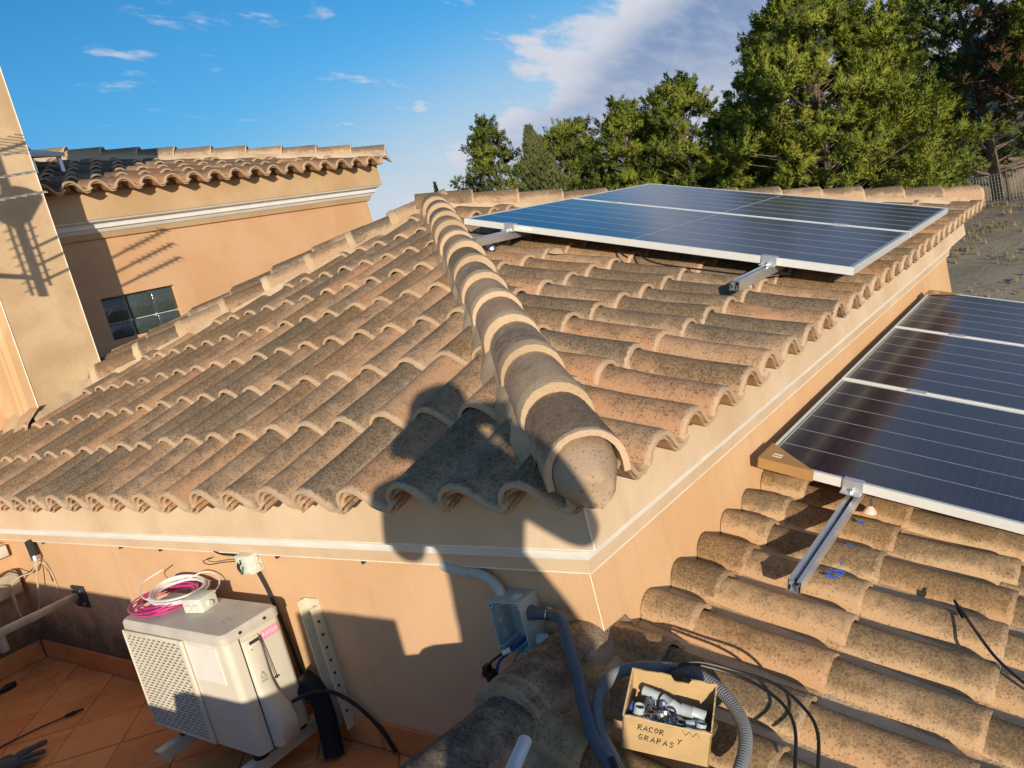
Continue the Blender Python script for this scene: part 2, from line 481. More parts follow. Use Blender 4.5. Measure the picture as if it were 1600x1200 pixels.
def build(name, mb, mat, parent=None, smooth=False, bevel=0.0, angle=35, seg=2, fixn=True):
    vs = [Vector(p) for p in mb.v]
    lo = [min(p[i] for p in vs) for i in range(3)]; hi = [max(p[i] for p in vs) for i in range(3)]
    c = Vector([(a + b) / 2 for a, b in zip(lo, hi)])
    if parent is None: c.z = lo[2]
    me = bpy.data.meshes.new(name)
    me.from_pydata([tuple(p - c) for p in vs], [], mb.f)
    bm = bmesh.new(); bm.from_mesh(me)
    if fixn: bmesh.ops.recalc_face_normals(bm, faces=bm.faces)
    if bevel:
        es = [e for e in bm.edges if len(e.link_faces) == 2 and e.calc_face_angle(0) > R_(30)]
        bmesh.ops.bevel(bm, geom=es, offset=bevel, segments=seg, affect='EDGES', profile=0.5)
    bm.to_mesh(me); bm.free()
    if smooth or bevel:
        for p in me.polygons: p.use_smooth = True
        me.set_sharp_from_angle(angle=R_(angle))
    return link_mesh(name, me, mat, parent, Matrix.Translation(c))


def tag(o, label=None, cat=None, group=None, kind=None):
    if label: o['label'] = label
    if cat: o['category'] = cat
    if group: o['group'] = group
    if kind: o['kind'] = kind
    return o


def root(name, loc, label, cat, group=None, kind=None):
    o = bpy.data.objects.new(name, None); COL.objects.link(o)
    o.empty_display_size = .1
    o.location = loc
    PW[o.name] = Matrix.Translation(Vector(loc))
    return tag(o, label, cat, group, kind)


def spline(pts, n=8):
    """Catmull-Rom through points"""
    P = [Vector(p) for p in pts]; P = [P[0] * 2 - P[1]] + P + [P[-1] * 2 - P[-2]]
    out = []
    for i in range(1, len(P) - 2):
        for k in range(n):
            t = k / n
            a, b, c, d = P[i - 1:i + 3]
            out.append(0.5 * ((2 * b) + (c - a) * t + (2 * a - 5 * b + 4 * c - d) * t * t + (3 * b - a - 3 * c + d) * t ** 3))
    out.append(P[-2])
    return out

# ------------------------------------------------------------------ ground, hill
def ground_h(x, y):
    # flat round the house, then a bank that climbs to the right behind the fence
    d = max(0.0, x - 24.0)
    side = 1 / (1 + math.exp(max(-40, min(40, (y - 14) / 5.0))))
    h = -4.0 + (1 - math.exp(-d / 13.0)) * 2.0 * side
    side2 = 1 / (1 + math.exp(max(-40, min(40, (y - 7.5) / 1.2))))
    h += min(9.0, max(0.0, x - 47.0) * .60) * side2 + max(0.0, x - 52.0) * 0.10 * side
    h += 0.12 * math.sin(x * .7) * math.cos(y * .55) + 0.08 * math.sin(x * 1.9 + y * 1.3)
    if max(abs(x), abs(y)) > 400: h = -4.0
    return h


gm = MB()
axis = [-4000, -900, -200, -60] + [-30 + i * 3 for i in range(10)] + [0 + i * 1.5 for i in range(54)] + [84, 92, 104, 120, 150, 200, 300, 500, 1200, 4000]
gm.quadstrip([[(x, y, ground_h(x, y)) for y in axis] for x in axis])
g = build('ground', gm, 'dry_ground', smooth=True, angle=180, fixn=False)
for p in g.data.polygons: pass
tag(g, kind='structure')
hm = MB()
rows = []
for i in range(25):
    a = i / 24
    x = 380 + 60 * a
    rows.append([(x + 30 * math.sin(j * .7), 120 - j * 12, -6 + a * (60 + 10 * math.sin(j * .5)) * (1 / (1 + math.exp((120 - j * 12 - 62) / 8)))) for j in range(40)])
hm.quadstrip(rows)
tag(build('far_hill', hm, 'far_hill', smooth=True, angle=180), kind='structure')

# ------------------------------------------------------------------ curved roof tiles
TILE_W, TILE_L, GAUGE = 0.21, 0.425, 0.392
PROF = [(0.000, .016), (.003, .034), (.012, .053), (.028, .069), (.050, .080), (.074, .084), (.098, .079), (.120, .066), (.140, .047), (.157, .029), (.173, .016), (.189, .0115), (.205, .0125), (.219, .019), (.230, .029)]
TH = 0.0148


def offs(prof, th):
    out = []
    for i, p in enumerate(prof):
        a = prof[max(i - 1, 0)]; b = prof[min(i + 1, len(prof) - 1)]
        t = Vector((b[0] - a[0], b[1] - a[1])).normalized()
        out.append((p[0] + t.y * th, p[1] - t.x * th))
    return out


def tile_shape(length, seed, lip2=False, prof=None, th=TH, taper=0.0):
    """outer and inner skins of one tile, joined round all four edges"""
    rnd = random.Random(seed)
    prof = prof or PROF
    low = offs(prof, th)
    mb = MB()
    n = len(prof)
    ring = prof + low[::-1]
    vs = [0.0, 0.012, length * .5, length]
    rows = []
    for k, v in enumerate(vs):
        row = []
        for j, (x, z) in enumerate(ring):
            dv = 0.0
            if k == 0: dv = rnd.uniform(-.0025, .0025)
            dz = (0.0015 if j < n else 0) * rnd.uniform(-1, 1)
            if k == 0 and j < n: dz -= .0025        # worn arris at the lip
            x2 = .105 + (x - .105) * (1 - taper * v / length)
            row.append((x2, v + dv, z + dz - (0.004 * math.sin(math.pi * v / length) if k == 2 else 0)))
        rows.append(row)
    mb.quadstrip(rows, close=True, cap=True)
    if lip2:
        # the starter piece of the doubled eave course, set back under the lip
        low2 = [(x, z - th - .002) for x, z in prof]; low3 = [(x, z - 2 * th - .001) for x, z in prof]
        ring2 = low2 + low3[::-1]
        mb.quadstrip([[(x + .006, v, z) for x, z in ring2] for v in (0.012, 0.16)], close=True, cap=True)
    return mb


def mesh_of(mb, name, mat, angle=40):
    me = bpy.data.meshes.new(name)
    me.from_pydata(mb.v, [], mb.f)
    bm = bmesh.new(); bm.from_mesh(me); bmesh.ops.recalc_face_normals(bm, faces=bm.faces); bm.to_mesh(me); bm.free()
    for p in me.polygons: p.use_smooth = True
    me.set_sharp_from_angle(angle=R_(angle))
    me.materials.append(MATS[mat])
    return me


def tile_set(mat):
    return ([mesh_of(tile_shape(TILE_L, i), 'roof_tile', mat) for i in range(4)], [mesh_of(tile_shape(TILE_L, 10 + i, True), 'eave_tile', mat) for i in range(3)])


TS_MAIN = tile_set('tile_clay'); TS_LOW = tile_set('tile_clay_lower'); TS_FAR = tile_set('tile_clay_far')


def lay_tiles(parent, O, U, V, cols, rows, meshes, cuts, keep=None, starter=True, jit=1.0, seed=1):
    """O: foot of the first tile at the eave, U across, V up the slope; cuts: planes (point, normal) whose positive side is removed"""
    rnd = random.Random(seed)
    U = Vector(U).normalized(); V = Vector(V).normalized(); N = U.cross(V)
    out = []
    tilt = math.asin(0.021 / GAUGE)
    for r in rows:
        for c in cols:
            P = Vector(O) + U * (c * TILE_W + rnd.uniform(-.003, .003) * jit) + V * (r * GAUGE + rnd.uniform(-.006, .006) * jit)
            # tilt: the lip rides up on the tile below
            a = -tilt + rnd.uniform(-.006, .006) * jit
            yaw = rnd.uniform(-.017, .017) * jit
            v2 = (V * math.cos(a) + N * math.sin(a)); n2 = U.cross(v2)
            u3 = U * math.cos(yaw) + v2 * math.sin(yaw); v3 = v2 * math.cos(yaw) - U * math.sin(yaw)
            P = P + N * rnd.uniform(0, .004) * jit
            M = Matrix.Identity(4)
            for i in range(3):
                M[i][0], M[i][1], M[i][2], M[i][3] = u3[i], v3[i], n2[i], P[i]
            mid = P + U * .105 + V * .2
            if keep and not keep(mid): continue
            me = rnd.choice(meshes[1] if (r == 0 and starter) else meshes[0])
            pts = [M @ Vector(p) for p in ((0, 0, .04), (.23, 0, .04), (0, TILE_L, .04), (.23, TILE_L, .04))]
            state = 0
            for pt, nn in cuts:
                ds = [(p - Vector(pt)).dot(Vector(nn)) for p in pts]
                if min(ds) > -0.02: state = 2
                elif max(ds) > 0: state = max(state, 1)
            if state == 2: continue
            if state == 1:
                bm = bmesh.new(); bm.from_mesh(me)
                Mi = M.inverted()
                for pt, nn in cuts:
                    lp = Mi @ Vector(pt); ln = (M.to_3x3().transposed() @ Vector(nn))
                    bmesh.ops.bisect_plane(bm, geom=bm.verts[:] + bm.edges[:] + bm.faces[:], plane_co=lp, plane_no=ln, clear_outer=True)
                if len(bm.faces) < 4: bm.free(); continue
                me = bpy.data.meshes.new('roof_tile'); bm.to_mesh(me); bm.free()
                for p in me.polygons: p.use_smooth = True
                me.set_sharp_from_angle(angle=R_(40))
                if not me.materials: me.materials.append(MATS[meshes[0][0].materials[0].name])
            out.append(link_mesh('roof_tile', me, None, parent, M))
    return out


def cap_shape(length, r0, r1, seed, th=0.016, n=13, drop=.03):
    """half-round ridge tile: wide end at y=0 (the lip), narrow end up the ridge"""
    rnd = random.Random(seed)
    mb = MB()
    rows = []
    for k, v in enumerate((0.0, 0.014, length * .5, length)):
        r = r0 + (r1 - r0) * v / length
        a = [(-math.cos(math.pi * j / (n - 1)) * r, math.sin(math.pi * j / (n - 1)) * r * 1.0 + rnd.uniform(-.001, .001)) for j in range(n)]
        a = [(a[0][0], a[0][1] - drop)] + a + [(a[-1][0], a[-1][1] - drop)]
        if k == 0: a = [(x * .99, z * .985) for x, z in a]
        b = offs(a, th)
        ring = a + b[::-1]
        rows.append([(x, v + (rnd.uniform(-.003, .003) if k == 0 else 0), z) for x, z in ring])
    mb.quadstrip(rows, close=True, cap=True)
    return mb


def frame_from(A, B, up=Vector((0, 0, 1))):
    v = (B - A).normalized(); u = v.cross(up).normalized(); n = u.cross(v)
    M = Matrix.Identity(4)
    for i in range(3):
        M[i][0], M[i][1], M[i][2], M[i][3] = u[i], v[i], n[i], A[i]
    return M


def lay_caps(parent, A, B, expo, meshes, name='ridge_tile', collar=True, seed=3, start=0.0, bedw=0.115, bedh=0.10, bed=True, cmesh=None):
    """caps from the low end A to the high end B, each overlapping the one below, with a mortar collar at every lip"""
    rnd = random.Random(seed)
    A = Vector(A); B = Vector(B); L = (B - A).length
    M0 = frame_from(A, B)
    u = M0.to_3x3() @ Vector((1, 0, 0)); v = M0.to_3x3() @ Vector((0, 1, 0)); n = M0.to_3x3() @ Vector((0, 0, 1))
    k = 0; s = start
    while s < L - .08:
        a = -math.asin(0.020 / expo) if expo > .1 else 0
        v2 = v * math.cos(a) + n * math.sin(a); n2 = u.cross(v2)
        yaw = rnd.uniform(-.02, .02)
        u3 = u * math.cos(yaw) + v2 * math.sin(yaw); v3 = v2 * math.cos(yaw) - u * math.sin(yaw)
        P = A + v * s + n * rnd.uniform(-.003, .004) + u * rnd.uniform(-.004, .004)
        M = Matrix.Identity(4)
        for i in range(3):
            M[i][0], M[i][1], M[i][2], M[i][3] = u3[i], v3[i], n2[i], P[i]
        link_mesh(name, rnd.choice(meshes), None, parent, M)
        if collar and k > 0:
            link_mesh('mortar_collar', rnd.choice(cmesh), None, parent, M @ Matrix.Translation((0, -.040, -.001)))
        s += expo * rnd.uniform(.985, 1.015); k += 1
    if bed:
        # rough mortar bedding along both sides
        for sgn in (-1, 1):
            mb = MB(); rows = []
            steps = int(L / .035)
            for i in range(steps + 1):
                t = .13 + i / steps * (L - .13)
                w1 = bedw + .030 * min(1, i / 6) + .016 * math.sin(t * 23 + sgn) * rnd.uniform(.3, 1) + rnd.uniform(-.006, .006)
                rows.append([A + v * t + u * sgn * (bedw - .03) + n * 0.012, A + v * t + u * sgn * (bedw + .004 + rnd.uniform(-.003, .003)) + n * (-.008 + rnd.uniform(-.004, .004)),
                             A + v * t + u * sgn * w1 - n * (bedh * .55), A + v * t + u * sgn * (w1 + .010) - n * bedh])
            mb.quadstrip(rows)
            build('mortar_bed', mb, 'mortar', parent, smooth=True, angle=60)


CAPS = [mesh_of(cap_shape(0.43, .101, .090, i), 'ridge_tile', 'cap_clay') for i in range(3)]
CAPS_DARK = [mesh_of(cap_shape(0.47, .118, .104, 20 + i), 'ridge_tile', 'cap_clay_dark') for i in range(3)]
CAPS_B = [mesh_of(cap_shape(0.43, .100, .089, 60 + i), 'ridge_tile', 'cap_clay_brown') for i in range(3)]
CAPS_FAR = [mesh_of(cap_shape(0.43, .108, .096, 30 + i, n=9), 'ridge_tile', 'cap_clay') for i in range(2)]
COLLAR = [mesh_of(cap_shape(0.047, .1015, .1040, 40 + i, th=.03), 'mortar_collar', 'mortar') for i in range(3)]
COLLAR_D = [mesh_of(cap_shape(0.055, .1165, .1175, 50 + i, th=.03), 'mortar_collar', 'cap_clay_dark') for i in range(3)]

# ------------------------------------------------------------------ the house
WD = 6.026                      # plan width between fascia faces
OV = 0.141                      # eave overhang
ZT = 0.174                      # underside of the eave tips
PL = R_(18.0); PR = R_(18.6)    # pitch of the two slopes seen
APEX = Vector((3.065, 2.955, ZT + .004 + (3.065 + OV) * math.tan(PL)))
house = root('house', (0, 0, -4), 'ochre plastered house with a four sided tile roof, filling the middle of the picture', 'house')
INS = 0.145


def ringpts(a, z, yend=5.2):
    return [(WD - a, 3.0, z), (WD - a, a, z), (a, a, z), (a, yend, z)]


def extrude_profile(prof, yend=5.2):
    mb = MB(); mb.quadstrip([ringpts(a, z, yend) for a, z in prof]); return mb


# walls below the cornice
mb = MB(); mb.quadstrip([[(INS, 5.345, -4.2), (INS, 5.345, -.12)], [(INS, INS, -4.2), (INS, INS, -.12)]])
build('wall', mb, 'wall_ochre', house, fixn=False)
mb = MB(); mb.quadstrip([[(INS, INS, -4.2), (INS, INS, -.12)], [(WD - INS, INS, -4.2), (WD - INS, INS, -.12)], [(WD - INS, 5.3, -4.2), (WD - INS, 5.3, -.12)]])
build('wall', mb, 'wall_ochre_right', house, fixn=False)
build('fascia', extrude_profile([(0.10, .235), (.004, .232), (0.0, .0), (.004, -.001)]), 'fascia_cream', house)
build('cornice', extrude_profile([(.004, -.001), (.010, -.004), (.013, -.012), (.034, -.016), (.045, -.024), (.066, -.030), (.080, -.036), (.088, -.044), (.091, -.058), (.100, -.062), (.104, -.078), (.106, -.082)]), 'white_moulding', house, smooth=True, angle=30)
build('cornice_band', extrude_profile([(.106, -.082), (.112, -.085), (.124, -.131), (.146, -.134)]), 'fascia_cream', house)
# white corner beads: down the arris of the fascia and along the edges of the moulding
mb = MB()
mb.tube([(.0, .0, .0), (.001, .001, .21)], .003, 5)
mb.tube([(0.0, 5.2, -.001), (0.0, 0, -.001), (WD, 0, -.001)], .0022, 4)
mb.tube([(.124, 5.2, -.132), (.124, .124, -.132), (WD - .124, .124, -.132)], .0022, 4)
mb.tube([(.1455, .1455, -.14), (.1455, .1455, -.36)], .0014, 4)
build('corner_bead', mb, 'corner_white', house)
# screw heads left under the cornice
for y in (3.9, 2.95, 2.55, 2.0, 1.62, 1.1, .69):
    mb = MB().box((.128, y, -.140), (.012, .012, .012)); build('screw_head', mb, 'iron', house, bevel=.002)

# roof deck under the tiles
def zl(x): return ZT + (x + OV) * math.tan(PL)
mb = MB()
e = -0.012
cn = [(-.03, -.03), (WD + .03, -.03), (WD + .03, WD + .03), (-.03, WD + .03)]
b = [(x, y, ZT + .005) for x, y in cn]
ap = (APEX.x, APEX.y, APEX.z - .035)
for i in range(4):
    mb.poly([b[i], b[(i + 1) % 4], ap])
roof = build('roof', mb, 'mortar', house)
# left slope: the viewer faces +x, so tiles run from +y to -y
UL = Vector((0, -1, 0)); VL = Vector((math.cos(PL), 0, math.sin(PL))); NL = UL.cross(VL)
UR = Vector((1, 0, 0)); VR = Vector((0, math.cos(PR), math.sin(PR))); NR = UR.cross(VR)
hipdir = Vector((1.0, (APEX.y + OV) / (APEX.x + OV), 0)).normalized()
hn = Vector((hipdir.y, -hipdir.x, 0))                # points to the right slope
corner = Vector((-OV, -OV, 0))
CUT_L = [(corner - hn * .015, hn), ((APEX.x, APEX.y, 0), Vector((1, 1, 0)).normalized()), ]
hip2n = Vector((1, 1, 0)).normalized()
CUT_L[1] = (Vector((APEX.x, APEX.y, 0)) - hip2n * .02, hip2n)
CHX, CHY = 0.70, 4.83
y0 = -0.058 + .21
kL = 26
OL = Vector((-OV, .142 + .21 * (kL - 1), ZT - .006))
def keep_left(p):
    return not (p.y > CHY + .05 and p.x > .45) and p.y < 5.6
lay_tiles(roof, OL, UL, VL, range(0, 30), range(0, 10), TS_MAIN, CUT_L, keep_left, seed=11)
# right slope
hip3n = Vector((1, 1, 0)).normalized()
far_corner = Vector((WD + OV, -OV, 0))
h3 = (Vector((APEX.x, APEX.y, 0)) - far_corner).normalized()
h3n = Vector((-h3.y, h3.x, 0)); h3n = h3n if h3n.dot(Vector((1, 1, 0))) > 0 else -h3n
CUT_R = [(corner + hn * .015, -hn), (far_corner - h3n * .02, h3n)]
OR = Vector((-.105, -OV, ZT - .006))
lay_tiles(roof, OR, UR, VR, range(-1, 31), range(0, 10), TS_MAIN, CUT_R, None, seed=12)
# hips
cz = ZT + .085
lay_caps(roof, Vector((-.118, -.122, cz - .004)), Vector((APEX.x, APEX.y, APEX.z + .070)), .345, CAPS, cmesh=COLLAR, seed=5, start=.005, bedw=.094)
hA = Vector((WD + .10, -.10, cz + .012))
lay_caps(roof, hA, Vector((APEX.x, APEX.y, APEX.z + .070)), .345, CAPS_B, cmesh=COLLAR, collar=False, seed=6, bedw=.094)
hB = Vector((.95, APEX.y + APEX.x - .95, ZT + (.95 + OV) * math.tan(PL) + .075))
lay_caps(roof, hB - Vector((0, 0, .015)), Vector((APEX.x, APEX.y, APEX.z + .060)), .345, CAPS_B, cmesh=COLLAR, collar=True, seed=8, bedw=.094)
# the row of tiles bedded behind that hip, against the neighbour's wall
for i in range(7):
    t = .02 + i * .345
    d = Vector((1, -1, 0)).normalized() * math.cos(R_(13)) + Vector((0, 0, math.sin(R_(13))))
    for s_, dz_ in ((.17, .030), (.27, .050)):
        if s_ > .2 and i > 5: continue
        P = hB + d * t + Vector((1, 1, 0)).normalized() * s_ + Vector((0, 0, dz_))
        link_mesh('ridge_tile', random.choice(CAPS_B), None, roof, frame_from(P, P + d + Vector((0, 0, -.05))))
# mortar plug under the lowest hip cap and lumps inside the eave openings
mb = MB()
rq = random.Random(9)
PLG = [(-.160, ZT + .044, .026), (-.162, ZT + .044, .040), (-.152, ZT + .050, .050), (-.132, ZT + .062, .063), (-.106, ZT + .075, .076), (-.075, ZT + .088, .085), (-.03, ZT + .100, .088)]
rows = []
du, dn2 = hn, Vector((-hipdir.x * .3, -hipdir.y * .3, .95)).normalized()
for a_, z_, r_ in PLG:
    rows.append([Vector((a_, a_, z_)) + (du * math.cos(q_ * .3927) * 1.06 + dn2 * math.sin(q_ * .3927)) * r_ * rq.uniform(.95, 1.03) + hipdir * rq.uniform(-.003, .003) for q_ in range(16)])
mb.quadstrip(rows, close=True, cap=True)
build('mortar_plug', mb, 'cap_clay_dark', roof, smooth=True, angle=60)
mbk = MB()
rnd = random.Random(4)
for k in range(25):
    c = OL + UL * (.21 * k + .075) + Vector((OV - .04 + rnd.uniform(-.02, .01), 0, .052))
    mbk.box(c, (.08, .09 + rnd.uniform(0, .02), .034), Matrix.Rotation(rnd.uniform(-.4, .4), 3, 'Z') @ Matrix.Rotation(rnd.uniform(-.3, .3), 3, 'X'))
for k in range(1, 30):
    c = OR + UR * (.21 * k + .075) + Vector((0, OV - .04 + rnd.uniform(-.02, .01), .052))
    mbk.box(c, (.09 + rnd.uniform(0, .02), .08, .034), Matrix.Rotation(rnd.uniform(-.4, .4), 3, 'Z'))
tag(build('eave_mortar', mbk, 'mortar', roof, bevel=.010), kind='stuff')

# chimney on the far left, rising through the roof and out of the picture
mb = MB()
CH = [(1.20, 4.83), (1.20, 5.50), (.66, 5.50), (.66, 5.06), (.675, 5.05), (.675, 5.02), (.70, 4.99), (.70, 4.83)]
zs = [(.2, 0), (3.6, 0)]
mb.quadstrip([[(x, y, z) for x, y in CH] for z, _ in zs], close=True, cap=True)
chim = build('chimney', mb, 'chimney_cream', house)
mb = MB(); mb.tube([(.698, 4.828, .40), (.698, 4.828, 3.58)], .004, 5); mb.tube([(1.201, 4.829, .58), (1.201, 4.829, 3.58)], .0035, 5)
build('corner_bead', mb, 'corner_white', chim)
mb = MB(); rows = []
for i in range(17):
    x = .64 + .6 * i / 16
    z = zl(x) + .055 + rnd.uniform(-.01, .02)
    rows.append([(x, 4.832, z + .06), (x, 4.815, z + .045 + rnd.uniform(-.01, .01)), (x, 4.78 + rnd.uniform(-.012, .012), z - .01), (x, 4.76, z - .06)])
mb.quadstrip(rows); build('mortar_bed', mb, 'mortar', chim, smooth=True, angle=60)
mb = MB(); rows = []
for i in range(13):
    y = 4.78 + .75 * i / 12
    z = zl(.66) + .05 + rnd.uniform(-.015, .02)
    rows.append([(.705, y, z + .10), (.655, y, z + .06), (.60 + rnd.uniform(-.012, .012), y, z), (.56, y, z - .06)])
mb.quadstrip(rows); build('mortar_bed', mb, 'mortar', chim, smooth=True, angle=60)

# ------------------------------------------------------------------ the neighbouring house on the left
NY = 5.2; NX = 4.87; NZ = 1.845
nb = root('neighbouring_house', (2.5, 7.5, -4), 'taller ochre house behind on the left, with a glass block window', 'house')
def npts(a, z): return [(-1.5, NY + a, z), (NX - a, NY + a, z), (NX - a, 9.0, z)]
def nprof(prof):
    mb = MB(); mb.quadstrip([npts(a, z + NZ) for a, z in prof]); return mb
WX0, WX1, WZ0, WZ1 = 1.600, 2.245, .905, 1.247
mb = MB()
yw = NY + INS
zt_, zb_ = NZ - .12, -.4
mb.poly([(-1.5, yw, zb_), (WX0, yw, zb_), (WX0, yw, zt_), (-1.5, yw, zt_)])
mb.poly([(WX1, yw, zb_), (NX - INS, yw, zb_), (NX - INS, yw, zt_), (WX1, yw, zt_)])
mb.poly([(WX0, yw, zb_), (WX1, yw, zb_), (WX1, yw, WZ0), (WX0, yw, WZ0)])
mb.poly([(WX0, yw, WZ1), (WX1, yw, WZ1), (WX1, yw, zt_), (WX0, yw, zt_)])
mb.poly([(NX - INS, yw, zb_), (NX - INS, 9, zb_), (NX - INS, 9, zt_), (NX - INS, yw, zt_)])
for q in (((WX0, WZ0), (WX1, WZ0)), ((WX1, WZ0), (WX1, WZ1)), ((WX1, WZ1), (WX0, WZ1)), ((WX0, WZ1), (WX0, WZ0))):
    (xa, za), (xb, zb) = q
    mb.poly([(xa, yw, za), (xb, yw, zb), (xb, yw + .09, zb), (xa, yw + .09, za)])
build('wall', mb, 'neighbour_wall', nb, fixn=False)
build('fascia', nprof([(0.1, .262), (0.004, .26), (0.0, .0), (.006, -.001)]), 'neighbour_fascia', nb)
build('cornice', nprof([(.006, -.001), (.012, -.008), (.016, -.014), (.050, -.020), (.058, -.030), (.062, -.058), (.078, -.064), (.084, -.072), (.096, -.086), (.100, -.088)]), 'white_moulding', nb, smooth=True, angle=30)
build('cornice_band', nprof([(.100, -.088), (.104, -.092), (.122, -.13), (.147, -.134)]), 'neighbour_fascia', nb)
win = MB()
win.boxmm((WX0, yw + .055, WZ0), (WX1, yw + .085, WZ1))
wn = build('window', win, 'glass_joint', nb)
bw = (WX1 - WX0) / 3; bh = .205
for i in range(3):
    for j in range(2):
        x0_ = WX0 + bw * i + .010; z1_ = WZ1 - .008 - bh * j
        z0_ = max(WZ0 + .004, z1_ - bh + .012)
        mb = MB(); mb.boxmm((x0_, yw + .030, z0_), (x0_ + bw - .020, yw + .066, z1_))
        build('glass_block', mb, 'glass_block', wn, bevel=.012, seg=3)
NO = Vector((-.45, NY - OV, NZ + .195))
nroofm = MB()
T18 = math.tan(R_(18))
apn = Vector((NX - 3.3, NY + 3.3, NZ + .19 + 3.3 * T18))
nb_c = [(-1.7, NY - .02, NZ + .21), (NX + .02, NY - .02, NZ + .21), (NX + .02, NY + 6.6, NZ + .21)]
nroofm.poly([nb_c[0], nb_c[1], apn, (-1.7, NY + 3.3, NZ + .19 + 3.3 * T18)]); nroofm.poly([nb_c[1], nb_c[2], apn])
nroof = build('roof', nroofm, 'mortar', nb)
VN = Vector((0, math.cos(R_(18)), math.sin(R_(18))))
ncorner = Vector((NX + OV, NY - OV, 0)); nh = Vector((-1, 1, 0)).normalized(); nhn = Vector((1, 1, 0)).normalized()
lay_tiles(nroof, NO, UR, VN, range(5, 27), range(0, 7), TS_FAR, [(ncorner - nhn * .02, nhn)], lambda p: p.x > .9, seed=21)
lay_caps(nroof, Vector((NX + .09, NY - .09, NZ + .295)), apn + Vector((0, 0, .12)), .36, CAPS_FAR, collar=False, cmesh=COLLAR, seed=9)
mbk = MB()
for k in range(5, 26):
    c = NO + UR * (.21 * k + .075) + Vector((0, OV - .02, .06))
    mbk.box(c, (.10, .06, .05), Matrix.Rotation(rnd.uniform(-.4, .4), 3, 'Z'))
tag(build('eave_mortar', mbk, 'mortar', nroof, bevel=.012), kind='stuff')

# a distant wooded hillside that closes the gaps between the pines
rw = random.Random(77)
wm_ = MB(); rows = []
for i in range(14):
    d = 58 + i * 2.2
    row = []
    for j in range(90):
        az = R_(-8 + j * .53)
        fall = 1 / (1 + math.exp((math.degrees(az) - 34) / 1.6))
        h = -3.5 + fall * (i * .72 + rw.uniform(-.5, .9)) 
        row.append((d * math.cos(az), d * math.sin(az), h))
    rows.append(row)
wm_.quadstrip(rows)
tag(build('distant_wood', wm_, 'wood_far', smooth=False, fixn=False), 'dark wooded hillside showing through the gaps between the pines', 'wood', kind='stuff')

# ------------------------------------------------------------------ the lower roof by the corner
lt = root('lean_to', (1.0, -1.0, -4), 'lower tiled lean-to in front of the house, sloping down to the right', 'lean-to')
PB = R_(17.8)
VB = Vector((0, math.cos(PB), math.sin(PB))); NB = UR.cross(VB)
LP0 = Vector((0.1954 - .074, -.034, -.372)) - NB * .084
G0 = GAUGE
GAUGE = 0.378
def low_deck_z(y): return -.372 + (y + .034) * math.tan(PB) - .075
mb = MB()
mb.poly([(-2.9, -2.45, low_deck_z(-2.45)), (4.80, -2.45, low_deck_z(-2.45)), (4.80, .143, low_deck_z(.143)), (-2.9, .143, low_deck_z(.143))])
mb.poly([(-2.9, .143, low_deck_z(.143)), (.143, .143, low_deck_z(.143)), (.143, .30, low_deck_z(.143) - .02), (-2.9, .30, low_deck_z(.143) - .02)])
lroof = build('roof', mb, 'mortar', lt, fixn=False)
mb = MB(); mb.boxmm((-2.8, .14, -4.2), (.143, .315, -.45)); mb.boxmm((-2.8, -2.30, -4.2), (4.78, -2.2, low_deck_z(-2.2) - .02))
mb.prism([(4.70, .142, -4.2), (4.70, -2.2, -4.2), (4.70, -2.2, low_deck_z(-2.2) - .02), (4.70, .142, low_deck_z(.142) - .02)], (.08, 0, 0))
build('wall', mb, 'wall_ochre', lt)
def keep_low(p): return not (p.x < -1.0 and p.y < -1.9)
lay_tiles(lroof, LP0, UR, VB, range(0, 22), range(-5, 1), TS_LOW, [((0, .140, 0), (0, 1, 0))], keep_low, starter=False, jit=1.3, seed=31)
lay_tiles(lroof, LP0, UR, VB, range(-12, 0), range(-5, 1), TS_LOW, [((0, .165, 0), (0, 1, 0)), ((.143, 0, 0), (1, 0, 0))], keep_low, starter=False, jit=1.3, seed=32)
lay_caps(lroof, Vector((-2.43, .222, -.382)), Vector((.143, .222, -.382)), .37, CAPS_DARK, cmesh=COLLAR_D, seed=14, bedw=.12, bedh=.12)
GAUGE = G0
def low_pt(x, y, h=0.0):
    """a point h above the tile crests of the lower roof"""
    return Vector((x, y, -.372 + (y + .034) * math.tan(PB))) + NB * h
# blue chalk paint runs on three tiles
mbp = MB()
rp = random.Random(3)
for (x, y, w, n) in ((.806, -.291, .030, 9), (1.011, -.281, .016, 5), (1.193, -.278, .020, 6), (.88, -.292, .012, 3)):
    for i in range(n):
        a = rp.uniform(0, 6.28); d = rp.uniform(0, w)
        c = low_pt(x + math.cos(a) * d, y + math.sin(a) * d, .0085 - .0)
        r = rp.uniform(.003, .011) * w / .03
        mbp.poly([c + UR * math.cos(q) * r * rp.uniform(.6, 1.4) + VB * math.sin(q) * r * rp.uniform(.8, 1.8) for q in [k * .9 for k in range(7)]])
build('paint_splash', mbp, 'blue_paint', lroof)

# ------------------------------------------------------------------ terrace
FZ = -.94
fm = MB(); fm.boxmm((-2.0, .315, FZ - .20), (.145, 4.53, FZ - .006))
fl = build('terrace_floor', fm, 'grout'); tag(fl, kind='structure')
T_ = .334
def clip_tile(poly, lo, hi):
    def clip(ps, ax, lim, keep_less):
        out = []
        for i in range(len(ps)):
            a, b = ps[i], ps[(i + 1) % len(ps)]
            ia = (a[ax] <= lim) if keep_less else (a[ax] >= lim); ib = (b[ax] <= lim) if keep_less else (b[ax] >= lim)
            if ia: out.append(a)
            if ia != ib:
                t = (lim - a[ax]) / (b[ax] - a[ax]); out.append((a[0] + (b[0] - a[0]) * t, a[1] + (b[1] - a[1]) * t))
        return out
    for ax in (0, 1):
        poly = clip(poly, ax, lo[ax], False)
        if poly: poly = clip(poly, ax, hi[ax], True)
        if not poly: return []
    return poly
g2 = .006
s2 = .472
rt_ = random.Random(5)
